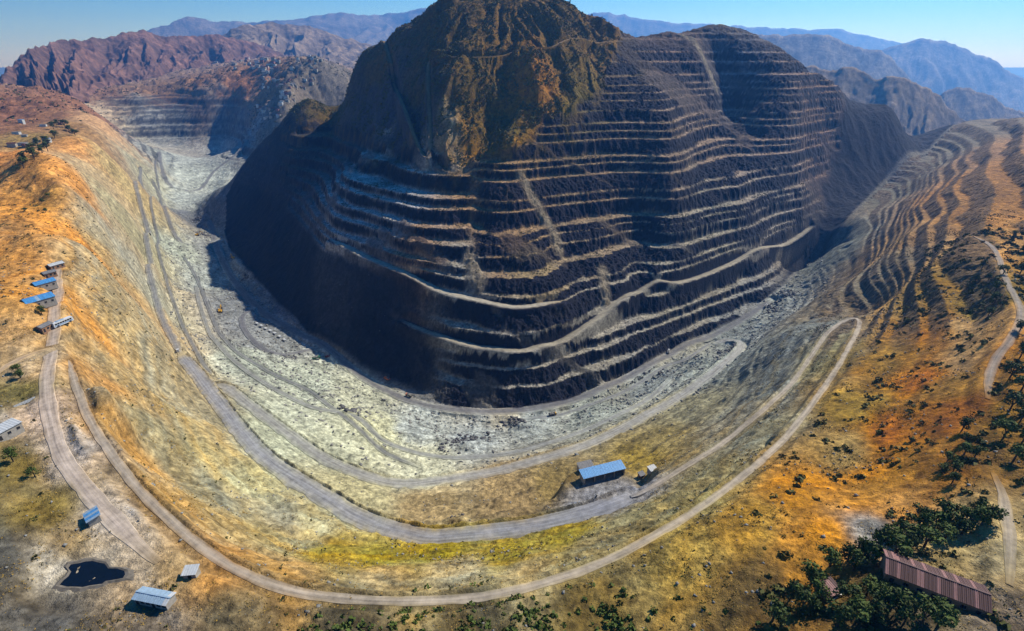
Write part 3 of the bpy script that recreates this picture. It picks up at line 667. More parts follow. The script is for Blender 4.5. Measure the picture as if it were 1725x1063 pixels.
PALE = paint('pale_blue_sheet', (160, 186, 208), .45, 0, .15, 1.0); RUST = paint('rusty_sheet', (82, 46, 46), .75, 0, .3, .9, (84, 46, 44)); PINK = paint('worn_pink_sheet', (150, 106, 102), .7, 0, .3, 1.3, (140, 90, 86))
CONC = paint('concrete', (176, 170, 160), .9, 0, .25, .8); GREYR = paint('grey_sheet', (132, 132, 134), .7, 0, .3, .8); BRICKM = paint('mud_brick', (168, 128, 98), .9, 0, .3, 1.2)
DARKM = paint('dark_opening', (34, 32, 32), .9, 0, .2, 1.0); STEEL = paint('grey_steel', (110, 112, 116), .5, .3, .2, 2.0); YEL = paint('yellow_paint', (226, 172, 30), .5, 0, .2, 1.5); ORA = paint('orange_paint', (222, 120, 50), .5, 0, .2, 1.5)
GRN = paint('green_paint', (44, 120, 84), .55, 0, .2, 1.5); TYRE = paint('black_rubber', (30, 30, 32), .9, 0, .1, 3.0); GLASS = paint('dark_glass', (36, 46, 58), .15, 0, .1, 1.0); VAN = paint('white_paint', (232, 234, 236), .35, 0, .08, 1.0); RED_ = paint('red_paint', (170, 60, 50), .5, 0, .2, 1.0)
BARK = paint('bark', (84, 68, 52), .95, 0, .3, 3.0); POND = paint('black_liner', (16, 17, 20), .12, 0, .3, .5)
def leafmat(name, a, b_):
    m, nt, b = mat_new(name); n = nt.nodes; L = nt.links.new
    tc = n.new("ShaderNodeTexCoord"); k = n.new("ShaderNodeTexNoise"); k.inputs["Scale"].default_value = .8; k.inputs["Detail"].default_value = 3; L(tc.outputs["Object"], k.inputs["Vector"])
    oi = n.new("ShaderNodeObjectInfo"); ad = n.new("ShaderNodeMath"); ad.operation = 'MULTIPLY_ADD'; L(oi.outputs["Random"], ad.inputs[0]); ad.inputs[1].default_value = .3; L(k.outputs["Fac"], ad.inputs[2])
    cr = n.new("ShaderNodeValToRGB"); cr.color_ramp.elements[0].position = .35; cr.color_ramp.elements[0].color = (*np.array(srgb(*a)), 1); cr.color_ramp.elements[1].position = .85; cr.color_ramp.elements[1].color = (*np.array(srgb(*b_)), 1)
    L(ad.outputs[0], cr.inputs[0]); L(cr.outputs[0], b.inputs["Base Color"]); b.inputs["Roughness"].default_value = .8; b.inputs["Specular IOR Level"].default_value = .2
    return m
LEAF = leafmat('leaves', (36, 46, 22), (74, 88, 34)); SCRUB = leafmat('scrub_leaves', (44, 46, 24), (84, 84, 38)); DRY = leafmat('dry_grass', (110, 92, 40), (160, 128, 58))

# ------------------------------------------------------------------ mesh helpers
class MB:
    def __init__(s): s.v = []; s.f = []
    def box(s, x0, x1, y0, y1, z0, z1):
        b = len(s.v); s.v += [(x0,y0,z0),(x1,y0,z0),(x1,y1,z0),(x0,y1,z0),(x0,y0,z1),(x1,y0,z1),(x1,y1,z1),(x0,y1,z1)]
        s.f += [tuple(b + i for i in q) for q in ((0,3,2,1),(4,5,6,7),(0,1,5,4),(1,2,6,5),(2,3,7,6),(3,0,4,7))]; return s
    def prism(s, poly, y0, y1, axis='y'):
        """Extrude an (a, z) outline from y0 to y1."""
        b = len(s.v); n = len(poly)
        P_ = (lambda a, t, z: (a, t, z)) if axis == 'y' else (lambda a, t, z: (t, a, z))
        s.v += [P_(a, y0, z) for a, z in poly] + [P_(a, y1, z) for a, z in poly]
        s.f += [tuple(b + i for i in range(n)), tuple(b + n + i for i in reversed(range(n)))] + [(b + i, b + n + i, b + n + (i + 1) % n, b + (i + 1) % n) for i in range(n)]; return s
    def tube(s, p, q, r0, r1, n=8):
        p, q = Vector(p), Vector(q); d = (q - p).normalized(); u = d.orthogonal().normalized(); w = d.cross(u); b = len(s.v)
        for c, r in ((p, r0), (q, r1)):
            for i in range(n): a = 2 * math.pi * i / n; s.v.append(tuple(c + u * (r * math.cos(a)) + w * (r * math.sin(a))))
        s.f += [(b + i, b + (i + 1) % n, b + n + (i + 1) % n, b + n + i) for i in range(n)] + [tuple(b + i for i in reversed(range(n))), tuple(b + n + i for i in range(n))]; return s
    def mesh(s, name, mat):
        me = bpy.data.meshes.new(name); me.from_pydata(s.v, [], s.f); bm = bmesh.new(); bm.from_mesh(me); bmesh.ops.recalc_face_normals(bm, faces=bm.faces); bm.to_mesh(me); bm.free()
        for m in (mat if isinstance(mat, (list, tuple)) else [mat]): me.materials.append(m)
        return me
    def build(s, name, mat, parent=None): return link(name, s.mesh(name, mat), parent)
def link(name, me, parent=None):
    o = bpy.data.objects.new(name, me); COL.objects.link(o)
    if parent: o.parent = parent
    return o
def thing(name, label, cat, loc, rz=0.0, group=None):
    o = bpy.data.objects.new(name, None); COL.objects.link(o); o.location = loc; o.rotation_euler = (0, 0, rz); o["label"] = label; o["category"] = cat
    if group: o["group"] = group
    return o
def dup(root, loc, rz, label=None, scale=None):
    r = root.copy(); COL.objects.link(r); r.location = loc; r.rotation_euler = (0, 0, rz)
    if label: r["label"] = label
    if scale: r.scale = scale
    for ch in root.children:
        c = ch.copy(); COL.objects.link(c); c.parent = r
        for g in ch.children:
            d = g.copy(); COL.objects.link(d); d.parent = c
    return r
def seat(px, py, dx=0, dy=0, rz=0, half=(0, 0)):
    """Ground point under a photograph pixel, at the lowest corner of the footprint."""
    x, y, z = hit3(px, py); c, s_ = math.cos(rz), math.sin(rz)
    zs = [ground(x + c * a * half[0] - s_ * b * half[1], y + s_ * a * half[0] + c * b * half[1]) for a in (-1, 0, 1) for b in (-1, 0, 1)]
    return Vector((x, y, sum(zs) / len(zs)))
def bearing(p, q):
    a, b = hit3(*p), hit3(*q); return math.atan2(b[1] - a[1], b[0] - a[0])

# ------------------------------------------------------------------ buildings
def house(name, label, px, py, rz, lx, ly, h, roofmat, wallmat=CONC, rise=1.2, sheets=0, doors=1, windows=2, mono=False, group=None, cat='house', over=.4, alt=None, altset=()):
    """lx along local x, ly along y; door and windows on the -y side."""
    t = thing(name, label, cat, seat(px, py, rz=rz, half=(lx / 2, ly / 2)), rz, group)
    X2, Y2 = lx / 2, ly / 2
    w = MB().box(-X2, X2, -Y2, Y2, -2.0, h)
    if not mono: w.prism([(-Y2, h), (Y2, h), (0, h + rise)], -X2, X2, 'x')
    else: w.prism([(-Y2, h), (Y2, h), (Y2, h + rise)], -X2, X2, 'x')
    w.build('wall', wallmat, t)
    n = sheets or max(2, int(lx / 1.8)); dx = (lx + 2 * over) / n
    ids = 0
    for side in ((1,) if mono else (-1, 1)):
        for i in range(n):
            x0 = -X2 - over + i * dx; g = .03; zo = .05 * ((i * 7) % 3) / 2
            if mono: prof = [(-Y2 - over, h - rise * over / ly + zo + .06), (Y2 + over, h + rise * (1 + over / ly) + zo + .06)]
            else: prof = [(side * (Y2 + over), h - rise * over / Y2 + .06 + zo), (0, h + rise + .06 + zo)]
            (a0, z0), (a1, z1) = prof; b = MB(); b.prism([(a0, z0), (a1, z1), (a1, z1 + .1), (a0, z0 + .1)], x0 + g, x0 + dx - g, 'x')
            for rb in (.25, .75): b.prism([(a0, z0 + .1), (a1, z1 + .1), (a1, z1 + .18), (a0, z0 + .18)], x0 + dx * rb - .08, x0 + dx * rb + .08, 'x')
            b.build('roof_sheet', alt if (alt and ids in altset) else roofmat, t); ids += 1
    if not mono: MB().box(-X2 - over, X2 + over, -.22, .22, h + rise + .18, h + rise + .3).build('ridge_cap', roofmat, t)
    slots = doors + windows
    for i in range(slots):
        cx = -X2 + lx * (i + .5) / slots
        if i % max(1, slots // max(doors, 1)) == 0 and doors:
            d = MB().box(cx - .5, cx + .5, -Y2 - .06, -Y2 + .02, 0, 2.0).build('door', DARKM, t)
            MB().box(cx + .32, cx + .4, -Y2 - .12, -Y2 - .06, .95, 1.05).build('handle', STEEL, d)
        else:
            d = MB().box(cx - .6, cx + .6, -Y2 - .05, -Y2 + .02, .95, 2.05).build('window', GLASS, t)
            MB().box(cx - .7, cx + .7, -Y2 - .12, -Y2 - .02, .85, .94).build('sill', CONC, d)
    return t

# workshop with open bays on the near slope
def workshop():
    p0, p1 = hit3(981, 812), hit3(1048, 795); rz = math.atan2(p1[1] - p0[1], p1[0] - p0[0]); L_ = math.hypot(p1[0] - p0[0], p1[1] - p0[1])
    t = thing('workshop', 'long workshop with bright blue roof and open bays on the grey yard', 'workshop', seat(1014, 804, rz=rz, half=(L_ / 2, 3)), rz)
    X2, Y2, h = L_ / 2, 3.2, 5.4
    MB().box(-X2, X2, Y2 - .3, Y2, -2, h + .9).build('back_wall', CONC, t)
    for sx in (-1, 1): MB().prism([(-Y2, -2), (Y2, -2), (Y2, h + .9), (-Y2, h)], sx * X2 - .15, sx * X2 + .15, 'x').build('end_wall', CONC, t)
    for i in range(5):
        x = -X2 + .3 + (L_ - .6) * i / 4; MB().box(x - .28, x + .28, -Y2 - .02, -Y2 + .5, -2, h).build('pillar', CONC, t)
    MB().box(-X2, X2, -Y2 + .02, -Y2 + .45, h - .7, h - .02).build('lintel', CONC, t)
    n = 15; dx = (L_ + 1.6) / n
    for i in range(n):
        x0 = -X2 - .8 + i * dx; zo = .03 * (i % 2)
        b = MB().prism([(-Y2 - .25, h - .05 + zo), (Y2 + .4, h + 1.05 + zo), (Y2 + .7, h + 1.15 + zo), (-Y2 - .25, h + .05 + zo)], x0 + .03, x0 + dx - .03, 'x')
        b.prism([(-Y2 - .25, h + .05 + zo), (Y2 + .7, h + 1.15 + zo), (Y2 + .7, h + 1.23 + zo), (-Y2 - .25, h + .13 + zo)], x0 + dx * .45, x0 + dx * .55, 'x'); b.build('roof_sheet', BLUE, t)
    MB().box(-X2 - .2, X2 + .2, -Y2, Y2, -2, .12).build('floor_slab', CONC, t)
workshop()
rzW = bearing((981, 812), (1048, 795))
house('annex', 'grey roofed annex at the back left corner of the blue roofed workshop', 986, 792, rzW, 9.5, 6, 4.2, GREYR, CONC, .9, 6, 1, 2, True, cat='shed')
house('hut', 'small hut with cream roof right of the blue roofed workshop', 1098, 795, rzW + .1, 4.6, 3.6, 2.4, WHITE, CONC, .5, 4, 1, 1, True, cat='hut')
house('hut', 'tiny grey roofed hut between the workshop yard and the cream hut', 1080, 803, rzW + .1, 3.4, 2.8, 2.2, GREYR, BRICKM, .4, 3, 1, 0, True, cat='hut')
# village on the left rim
house('house', 'blue roofed house, farther of the two beside the dirt street', 77, 483, 1.0, 11, 7.5, 3.4, BLUE, CONC, 1.2)
house('house', 'large house with two tone blue roof nearest the street yard', 68, 512, 1.0, 13.5, 9.5, 3.6, BLUE, CONC, 1.5, 8, 1, 3, alt=PALE, altset=(3, 10, 11))
house('house', 'white roofed house at the far end of the dirt street', 96, 452, 1.1, 8.5, 5.5, 3.0, WHITE, BRICKM, .9)
house('house', 'grey roofed house just beyond the blue roofed houses', 86, 468, 1.0, 7, 5, 3.0, GREYR, BRICKM, .9)
house('house', 'grey roofed brick house in front of the red yard', 79, 560, 1.4, 6.5, 4.5, 3.0, GREYR, BRICKM, .8)
house('house', 'white flat roofed building cut by the left edge of the picture', 12, 733, 1.25, 9.5, 5.5, 3.2, WHITE, CONC, .4, 5, 1, 2, True)
house('hut', 'white and blue roofed hut beside the wide dirt street', 159, 876, -.75, 5.0, 3.4, 2.2, PALE, CONC, .6, 5, 1, 1, True, cat='hut', alt=BLUE, altset=(1, 3))
house('long_shed', 'long low shed with pale blue roof at the bottom left', 264, 1014, bearing((230, 1008), (298, 1020)), 10.5, 3.4, 2.5, PALE, CONC, .5, 8, 2, 4, cat='shed', alt=WHITE, altset=(7, 15))
house('hut', 'small white hut beside the black pond', 325, 971, .1, 3.6, 2.6, 2.3, WHITE, CONC, .4, 3, 1, 0, True, cat='hut')
# big rusty shed among the trees
rzR = bearing((1490, 962), (1640, 1018))
house('rusty_shed', 'long shed with rusty red roof and pale patched sheets among trees', 1566, 990, rzR, 22, 8.0, 3.4, RUST, BRICKM, 1.5, 26, 2, 5, cat='shed', over=.6, alt=PINK, altset=(0, 3, 8, 9, 13, 17, 22, 26, 28, 29, 33, 36, 41, 44, 48))
house('hut', 'small rusty roofed hut below the trees left of the rusty shed', 1393, 1000, .35, 5.0, 3.8, 2.4, RUST, BRICKM, .5, 4, 1, 0, True, cat='hut', alt=PINK, altset=(1, 2))
bm_ = thing('timber_beam', 'long pale beam lying beside the small rusty hut', 'beam', seat(1408, 1008), .45)
MB().box(-3.2, 3.2, -.12, .12, .1, .36).build('beam', WHITE, bm_)
for i in (-1, 1): MB().box(i * 2 - .15, i * 2 + .15, -.4, .4, -.3, .1).build('block', CONC, bm_)

# black lined pond with spoil rim
def pond():
    x, y, z = hit3(155, 970); t = thing('pond', 'black lined settling pond in the pale spoil at lower left', 'pond', (x, y, z), bearing((120, 965), (195, 975)))
    n = 26; ring = []
    for i in range(n):
        a = 2 * math.pi * i / n; r = 1 + .2 * math.sin(3 * a + 1) + .09 * math.sin(5 * a) + .06 * math.sin(9 * a + 2); ring.append((9.6 * r * math.cos(a), 4.6 * r * math.sin(a)))
    m = MB(); m.v = [(a, b, .3) for a, b in ring] + [(a * .86, b * .84, .0) for a, b in ring] + [(a * 1.3, b * 1.4, -.6) for a, b in ring]
    m.f = [(i, (i + 1) % n, n + (i + 1) % n, n + i) for i in range(n)] + [(2 * n + i, 2 * n + (i + 1) % n, (i + 1) % n, i) for i in range(n)]; m.build('rim', paint('pale_spoil', (120, 112, 100), .95, 0, .4, .5), t)
    m = MB(); m.v = [(a * .9, b * .88, .1) for a, b in ring]; m.f = [tuple(range(n))]; m.build('water', POND, t)
pond()

# ------------------------------------------------------------------ vehicles
def wheel_mesh(r, w): 
    m = MB().tube((0, -w / 2, 0), (0, w / 2, 0), r, r, 14); me = m.mesh('wheel', TYRE); return me
WM = wheel_mesh(.62, .5); WS = wheel_mesh(.36, .24); HUBM = MB().tube((0, -.27, 0), (0, .27, 0), .3, .3, 10).mesh('hub', STEEL); HUBS = MB().tube((0, -.14, 0), (0, .14, 0), .17, .17, 8).mesh('hub', STEEL)
def wheels(t, pts, me, hub, z):
    for x, y in pts:
        o = link('wheel', me, t); o.location = (x, y, z); h = link('hub', hub, o)
def dump_truck(label, px, py, rz, body, cabm, s=1.0):
    p = seat(px, py); p.z += .35; t = thing('dump_truck', label, 'truck', p, rz, 'trucks working in the pit'); t.scale = (s, s, s)
    MB().box(-4, 4, -.55, .55, .75, 1.1).build('chassis', STEEL, t)
    cb = MB().prism([(2.1, .9), (4.1, .9), (4.1, 1.9), (3.8, 2.9), (2.1, 2.9)], -1.2, 1.2).build('cab', cabm, t)
    MB().prism([(4.07, 2.0), (4.12, 2.0), (3.88, 2.75), (3.83, 2.75)], -1.05, 1.05).build('windscreen', GLASS, cb)
    for sy in (-1, 1): MB().box(2.6, 3.5, sy * 1.2 - .03, sy * 1.2 + .03, 2.0, 2.7).build('window', GLASS, cb)
    m = MB().box(-4.3, 1.9, -1.3, 1.3, 1.15, 1.3)
    for sy in (-1, 1): m.box(-4.3, 1.9, sy * 1.3 - .06, sy * 1.3 + .06, 1.3, 2.7)
    m.box(1.8, 1.92, -1.24, 1.24, 1.3, 3.0).box(1.92, 2.6, -1.2, 1.2, 2.95, 3.05); m.prism([(-4.3, 1.3), (-4.2, 1.3), (-4.6, 2.5), (-4.7, 2.5)], -1.24, 1.24); m.build('dump_body', body, t)
    ld = MB(); ld.prism([(-4.0, 1.3), (1.7, 1.3), (1.2, 2.5), (-.8, 3.1), (-3.2, 2.5)], -1.15, 1.15); ld.build('load', paint('broken_ore', (120, 118, 114), .95), t)
    wheels(t, [(3.1, sy * 1.1) for sy in (-1, 1)] + [(-1.6, sy * 1.1) for sy in (-1, 1)] + [(-3.1, sy * 1.1) for sy in (-1, 1)], WM, HUBM, .62)
    for sy in (-1, 1): MB().box(4.06, 4.14, sy * .95 - .18, sy * .95 + .18, 1.15, 1.4).build('headlight', WHITE, t)
    return t
def excavator(label, px, py, rz, s=1.0, col=YEL):
    p = seat(px, py); p.z += .2; t = thing('excavator', label, 'excavator', p, rz); t.scale = (s, s, s)
    for sy in (-1, 1):
        tr = MB().prism([(-2.3, .45), (-1.9, 0), (1.9, 0), (2.3, .45), (1.9, .95), (-1.9, .95)], sy * 1.25 - .35, sy * 1.25 + .35).build('track', TYRE, t)
        for k in (-1.6, -.5, .5, 1.6): MB().tube((k, sy * 1.25 - .37, .45), (k, sy * 1.25 + .37, .45), .3, .3, 10).build('roller', STEEL, tr)
    MB().tube((0, 0, .7), (0, 0, 1.15), 1.0, 1.0, 14).build('turntable', STEEL, t)
    MB().box(-2.6, 1.1, -1.4, 1.4, 1.15, 2.2).prism([(-2.6, 2.2), (-.7, 2.2), (-.9, 2.75), (-2.5, 2.75)], -1.3, 1.3).build('engine_housing', col, t)
    c = MB().prism([(-.5, 2.2), (1.3, 2.2), (1.3, 2.6), (1.0, 3.5), (-.5, 3.5)], .35, 1.4).build('cab', col, t)
    MB().box(-.35, .95, 1.38, 1.43, 2.5, 3.35).build('window', GLASS, c); MB().prism([(1.27, 2.65), (1.33, 2.65), (1.06, 3.4), (1.0, 3.4)], .45, 1.3).build('windscreen', GLASS, c)
    MB().prism([(.8, 1.6), (1.2, 1.5), (3.6, 4.6), (6.0, 4.9), (5.9, 5.4), (3.3, 5.2)], -.55, -.05).build('boom', col, t)
    MB().prism([(5.6, 5.6), (6.2, 5.4), (6.9, 2.2), (6.5, 2.1)], -.5, -.1).build('stick', col, t)
    MB().prism([(6.2, 2.3), (7.0, 2.2), (7.3, 1.2), (6.6, .6), (5.9, .9), (6.3, 1.4)], -.9, .3).build('bucket', STEEL, t)
    MB().tube((1.6, -.3, 1.6), (3.7, -.3, 4.2), .12, .09, 8).build('hydraulic_ram', STEEL, t)
def pickup(label, px, py, rz, col=VAN, s=1.0):
    p = seat(px, py); p.z += .25; t = thing('pickup', label, 'car', p, rz); t.scale = (s, s, s)
    MB().prism([(-2.6, .5), (2.5, .5), (2.6, .9), (2.4, 1.15), (1.1, 1.2), (.5, 1.85), (-.9, 1.85), (-1.0, 1.2), (-2.6, 1.2)], -.9, .9).build('body', col, t)
    MB().prism([(1.05, 1.24), (1.12, 1.24), (.58, 1.8), (.51, 1.8)], -.75, .75).build('windscreen', GLASS, t)
    for sy in (-1, 1): MB().prism([(-.75, 1.25), (.9, 1.25), (.45, 1.75), (-.75, 1.75)], sy * .9 - .02, sy * .9 + .02).build('window', GLASS, t)
    MB().box(-2.5, -1.1, -.75, .75, 1.19, 1.22).build('load_bed', DARKM, t)
    wheels(t, [(x, sy * .82) for x in (1.6, -1.7) for sy in (-1, 1)], WS, HUBS, .36)
def bus(label, px, py, rz):
    p = seat(px, py); p.z += .25; t = thing('bus', label, 'bus', p, rz)
    MB().prism([(-5.2, .5), (5.2, .5), (5.25, 1.6), (5.0, 3.0), (-5.1, 3.0), (-5.2, 2.6)], -1.2, 1.2).build('body', VAN, t)
    MB().box(-4.8, 4.6, -1.23, 1.23, 1.0, 1.35).build('stripe', BLUE, t)
    for sy in (-1, 1):
        for i in range(7): MB().box(-4.6 + i * 1.3, -3.5 + i * 1.3, sy * 1.2 - .02, sy * 1.2 + .02, 1.6, 2.5).build('window', GLASS, t)
    MB().prism([(5.2, 1.6), (5.27, 1.6), (5.05, 2.8), (4.98, 2.8)], -1.05, 1.05).build('windscreen', GLASS, t)
    MB().box(-3, 1, -.8, .8, 3.0, 3.25).build('roof_unit', PALE, t)
    wheels(t, [(x, sy * 1.05) for x in (3.3, -3.2) for sy in (-1, 1)], WM, HUBM, .62)
dump_truck('orange dump truck at the foot of the shaded wall on the dark road', 652, 640, 2.5, ORA, ORA)
dump_truck('dark dump truck on the dark road ahead of the orange one', 689, 668, 2.65, STEEL, ORA)
dump_truck('grey dump truck on the lower road near the pit centre', 931, 700, .3, STEEL, YEL)
dump_truck('green dump truck beside the junction of the dark loop road', 534, 606, .4, GRN, GRN, 1.15)
dump_truck('white cabbed truck at the white rubble on the right floor', 1322, 497, .6, VAN, VAN)
dump_truck('white truck tipping beside the pale rubble below the recess', 1290, 517, .8, VAN, VAN)
dump_truck('white truck parked below the terraces at the right of the floor', 1126, 594, 1.2, VAN, VAN)
excavator('yellow excavator standing on the left bench above the floor', 372, 527, 1.9, 1.5)
excavator('yellow excavator digging at the far foot of the shaded wall', 393, 436, 2.4, 1.5)
excavator('yellow excavator at the head of the cross track', 333, 398, .4, 1.5)
pickup('white pickup on the narrow track of the left pit wall', 300, 592, 2.2, VAN, 1.2)
pickup('red pickup parked beside the green truck', 552, 602, .5, RED_, 1.2)
bus('white bus with blue stripe parked beside the village street', 108, 549, 1.25)
# row of site cabins on the pit floor
cab_ = None; q0, q1 = hit3(430, 545), hit3(484, 578)
for i in range(7):
    f = (i + .5) / 7; x = q0[0] * (1 - f) + q1[0] * f; y = q0[1] * (1 - f) + q1[1] * f; rz = math.atan2(q1[1] - q0[1], q1[0] - q0[0]) + random.uniform(-.05, .05)
    loc = (x, y, ground(x, y)); lab = ['site cabin at the far end of the row inside the loop road', 'second site cabin from the far end of the loop road row', 'third site cabin from the far end of the loop road row', 'middle site cabin of the row inside the loop road', 'third site cabin from the near end of the loop road row', 'second site cabin from the near end of the loop road row', 'white site cabin at the near end of the row inside the loop road'][i]
    if cab_ is None:
        t = cab_ = thing('site_cabin', lab, 'cabin', loc, rz, 'site cabins inside the loop road')
        MB().box(-2.6, 2.6, -1.3, 1.3, -.6, 2.7).build('wall', WHITE, t); MB().prism([(-1.5, 2.7), (1.5, 2.7), (1.5, 2.85), (0, 3.15), (-1.5, 2.85)], -2.75, 2.75, 'x').build('roof', WHITE, t)
        d = MB().box(-.5, .4, -1.36, -1.28, 0, 2.0).build('door', DARKM, t)
        for k in (-1.7, 1.5): MB().box(k - .5, k + .5, -1.35, -1.28, 1.0, 1.9).build('window', GLASS, t)
    else: dup(cab_, loc, rz, lab)
# white hoarding by the left yard
t = thing('fence', 'short white board fence beside the left dirt yard', 'fence', seat(44, 682), bearing((30, 688), (57, 676)))
for i in range(8): MB().box(-4 + i, -3.05 + i, -.05, .05, .1, 1.5).build('board', WHITE, t)
for i in range(5): MB().box(-4.08 + i * 2, -3.92 + i * 2, .05, .2, -.5, 1.6).build('post', STEEL, t)

# ------------------------------------------------------------------ far town
ONES = 'first second third fourth fifth sixth seventh eighth ninth tenth eleventh twelfth thirteenth fourteenth fifteenth sixteenth seventeenth eighteenth nineteenth twentieth'.split()
WORDS = ONES + ['twenty-' + w for w in ONES[:9]] + ['thirtieth'] + ['thirty-' + w for w in ONES[:9]] + ['fortieth'] + ['forty-' + w for w in ONES[:9]]
def town():
    variants = []
    for k, (wm, rm) in enumerate([(WHITE, GREYR), (CONC, RUST), (WHITE, BLUE), (CONC, GREYR), (PINK, RUST)]):
        m = MB().box(-7, 7, -4, 4, -6, 5 + 2 * (k % 3)); h = 5 + 2 * (k % 3); nf = len(m.f)
        m.prism([(-4.4, h), (4.4, h), (0, h + 2.2)], -7.4, 7.4, 'x') if k % 2 else m.box(-7.3, 7.3, -4.3, 4.3, h, h + .6)
        me = m.mesh('house', [wm, rm])
        for p in me.polygons: p.material_index = 0 if p.index < nf else 1
        variants.append(me)
    R_ = random.Random(3)
    boxes = [((395, 470), (100, 118), 34), ((440, 540), (118, 150), 46), ((470, 525), (150, 178), 30), ((430, 480), (178, 205), 18), ((330, 400), (96, 112), 16), ((500, 565), (92, 122), 26), ((20, 120), (205, 250), 10)]
    names_ = ['small pale house in the hillside row above the brown hill', 'small house in the hazy town left of the mountain', 'small house in the lower town beside the mountain flank', 'small house by the road at the head of the pit', 'low works building on the pale terrace below the red ridge', 'small house on the farthest town slope', 'small house among trees on the left hillside']
    for (xr, yr, n), lab in zip(boxes, names_):
        rank = 0
        for px, py in sorted((R_.uniform(*xr), R_.uniform(*yr)) for i in range(n)):
            if px > 560 - (py - 110) * 1.0: continue
            x, y, z = hit3(px, py)
            if math.hypot(x, y) > 4100: continue
            o = link('house', R_.choice(variants)); o.location = (x, y, z); o.rotation_euler = (0, 0, R_.uniform(-.4, .4)); q = R_.uniform(.8, 1.5) * (.95 if math.hypot(x, y) > 2500 else .6); o.scale = (q, q, q)
            rest = lab; rank += 1
            o["label"] = (WORDS[rank - 1] + ' from the left: ' + rest); o["category"] = 'house'; o["group"] = lab
town()

# ------------------------------------------------------------------ trees, shrubs, grass, rubble
def leaf_cloud(rng, blobs, n, size, flat=.8):
    """Leaf-sized quads spread through several clumps."""
    v = []; f = []
    for i in range(n):
        c, r = blobs[rng.integers(len(blobs))]
        d = rng.normal(size=3); d /= np.linalg.norm(d); rr = r * rng.uniform(.35, 1.05) ** .5
        p = np.array(c) + d * rr * np.array([1, 1, flat]); nrm = d + rng.normal(size=3) * .6; nrm /= np.linalg.norm(nrm)
        u = np.cross(nrm, rng.normal(size=3)); u /= np.linalg.norm(u); w = np.cross(nrm, u); s_ = size * rng.uniform(.6, 1.4); b = len(v)
        v += [p - u * s_, p - w * s_ * .6, p + u * s_, p + w * s_ * .6]; f.append((b, b + 1, b + 2, b + 3))
    return v, f
def tree_meshes(k):
    rng = np.random.default_rng(100 + k); h = 7.0
    blobs = []
    for i in range(9):
        a = rng.uniform(0, 6.28); q = rng.uniform(.4, 2.3); blobs.append(((q * math.cos(a), q * math.sin(a), h * rng.uniform(.42, .88)), rng.uniform(1.0, 1.75)))
    blobs.append(((0, 0, h * .8), 1.7))
    v, f = leaf_cloud(rng, blobs, 620, .34)
    me = bpy.data.meshes.new('crown'); me.from_pydata([tuple(p) for p in v], [], f); me.materials.append(LEAF)
    m = MB().tube((0, 0, -.8), (0, 0, h * .45), .3, .18, 7)
    for c, r in blobs[:5]: m.tube((0, 0, h * .32), c, .13, .05, 5)
    return m.mesh('trunk', BARK), me
TREES = [tree_meshes(k) for k in range(4)]
def tree(label, px, py, s, group=None, rnd=random):
    p = seat(px, py); t = thing('tree', label, 'tree', p, rnd.uniform(0, 6.28), group); k = rnd.randrange(4)
    link('trunk', TREES[k][0], t); link('crown', TREES[k][1], t); t.scale = (s * rnd.uniform(.9, 1.15), s * rnd.uniform(.9, 1.15), s * rnd.uniform(.75, 1.0)); return t
TR = random.Random(21)
ORD = 'leftmost,second,third,fourth,fifth,sixth,seventh,eighth,ninth,tenth,eleventh,twelfth,thirteenth,fourteenth,fifteenth,sixteenth,seventeenth,eighteenth,nineteenth,twentieth,twenty-first,twenty-second,twenty-third,twenty-fourth'.split(',')
def grove(label, group, spots_, s0, s1):
    pts = sorted((px + TR.uniform(-5, 5), py + TR.uniform(-4, 4)) for px, py in spots_)
    for i, (px, py) in enumerate(pts):
        o_ = ('rightmost' if i == len(pts) - 1 else ORD[i] + ('' if i == 0 else ' from the left')) + ' of the '
        tree(label.format(o_), px, py, TR.uniform(s0, s1), group, TR)
grove('{}dark green trees in the belt behind the rusty shed', 'tree belt behind the rusty shed', [(1400,955),(1425,948),(1450,940),(1475,930),(1500,920),(1525,912),(1550,902),(1575,895),(1600,890),(1625,888),(1648,884),(1668,880),(1470,955),(1500,942),(1530,930),(1560,918),(1590,910),(1620,902),(1440,965),(1545,885),(1580,878),(1610,872),(1640,870)], .95, 1.35)
grove('{}dark trees below the rusty shed at the bottom edge', 'trees below the rusty shed', [(1365,985),(1375,1010),(1350,1030),(1430,1020),(1455,1008),(1480,1020),(1500,1035),(1470,1042),(1440,1045),(1520,1050),(1545,1055),(1405,1055),(1330,1010),(1300,1045),(1585,1058)], .9, 1.3)
grove('{}dark trees inside the bend of the hill lane', 'trees inside the hill lane bend', [(1650,455),(1665,470),(1680,488),(1672,510),(1655,500),(1640,480),(1690,460),(1660,530)], .9, 1.3)
grove('{}scrubby trees at the right picture edge', 'trees at the right edge', [(1715,600),(1700,635),(1715,660),(1695,690),(1715,715),(1690,740),(1720,745),(1705,780),(1712,560),(1720,430),(1700,400),(1715,460)], .9, 1.4)
grove('{}dark trees in the gully below the hill lane', 'trees in the gully at right', [(1590,780),(1605,795),(1620,770),(1630,745),(1615,730),(1640,770),(1585,800),(1600,815)], .8, 1.2)
grove('{}dark trees in the valley grove at far left', 'valley grove at left', [(100,212),(108,218),(115,222),(95,220),(122,228),(85,245),(78,255),(70,262),(60,268),(52,258),(62,252),(40,270),(90,232),(130,225),(45,280),(75,240)], 1.6, 2.4)
grove('{}small dark trees dotted over the left hillside', 'scattered trees on the left hillside', [(78,362),(45,360),(82,330),(68,345),(30,625),(35,640),(78,535),(20,775),(60,800)], .7, 1.0)

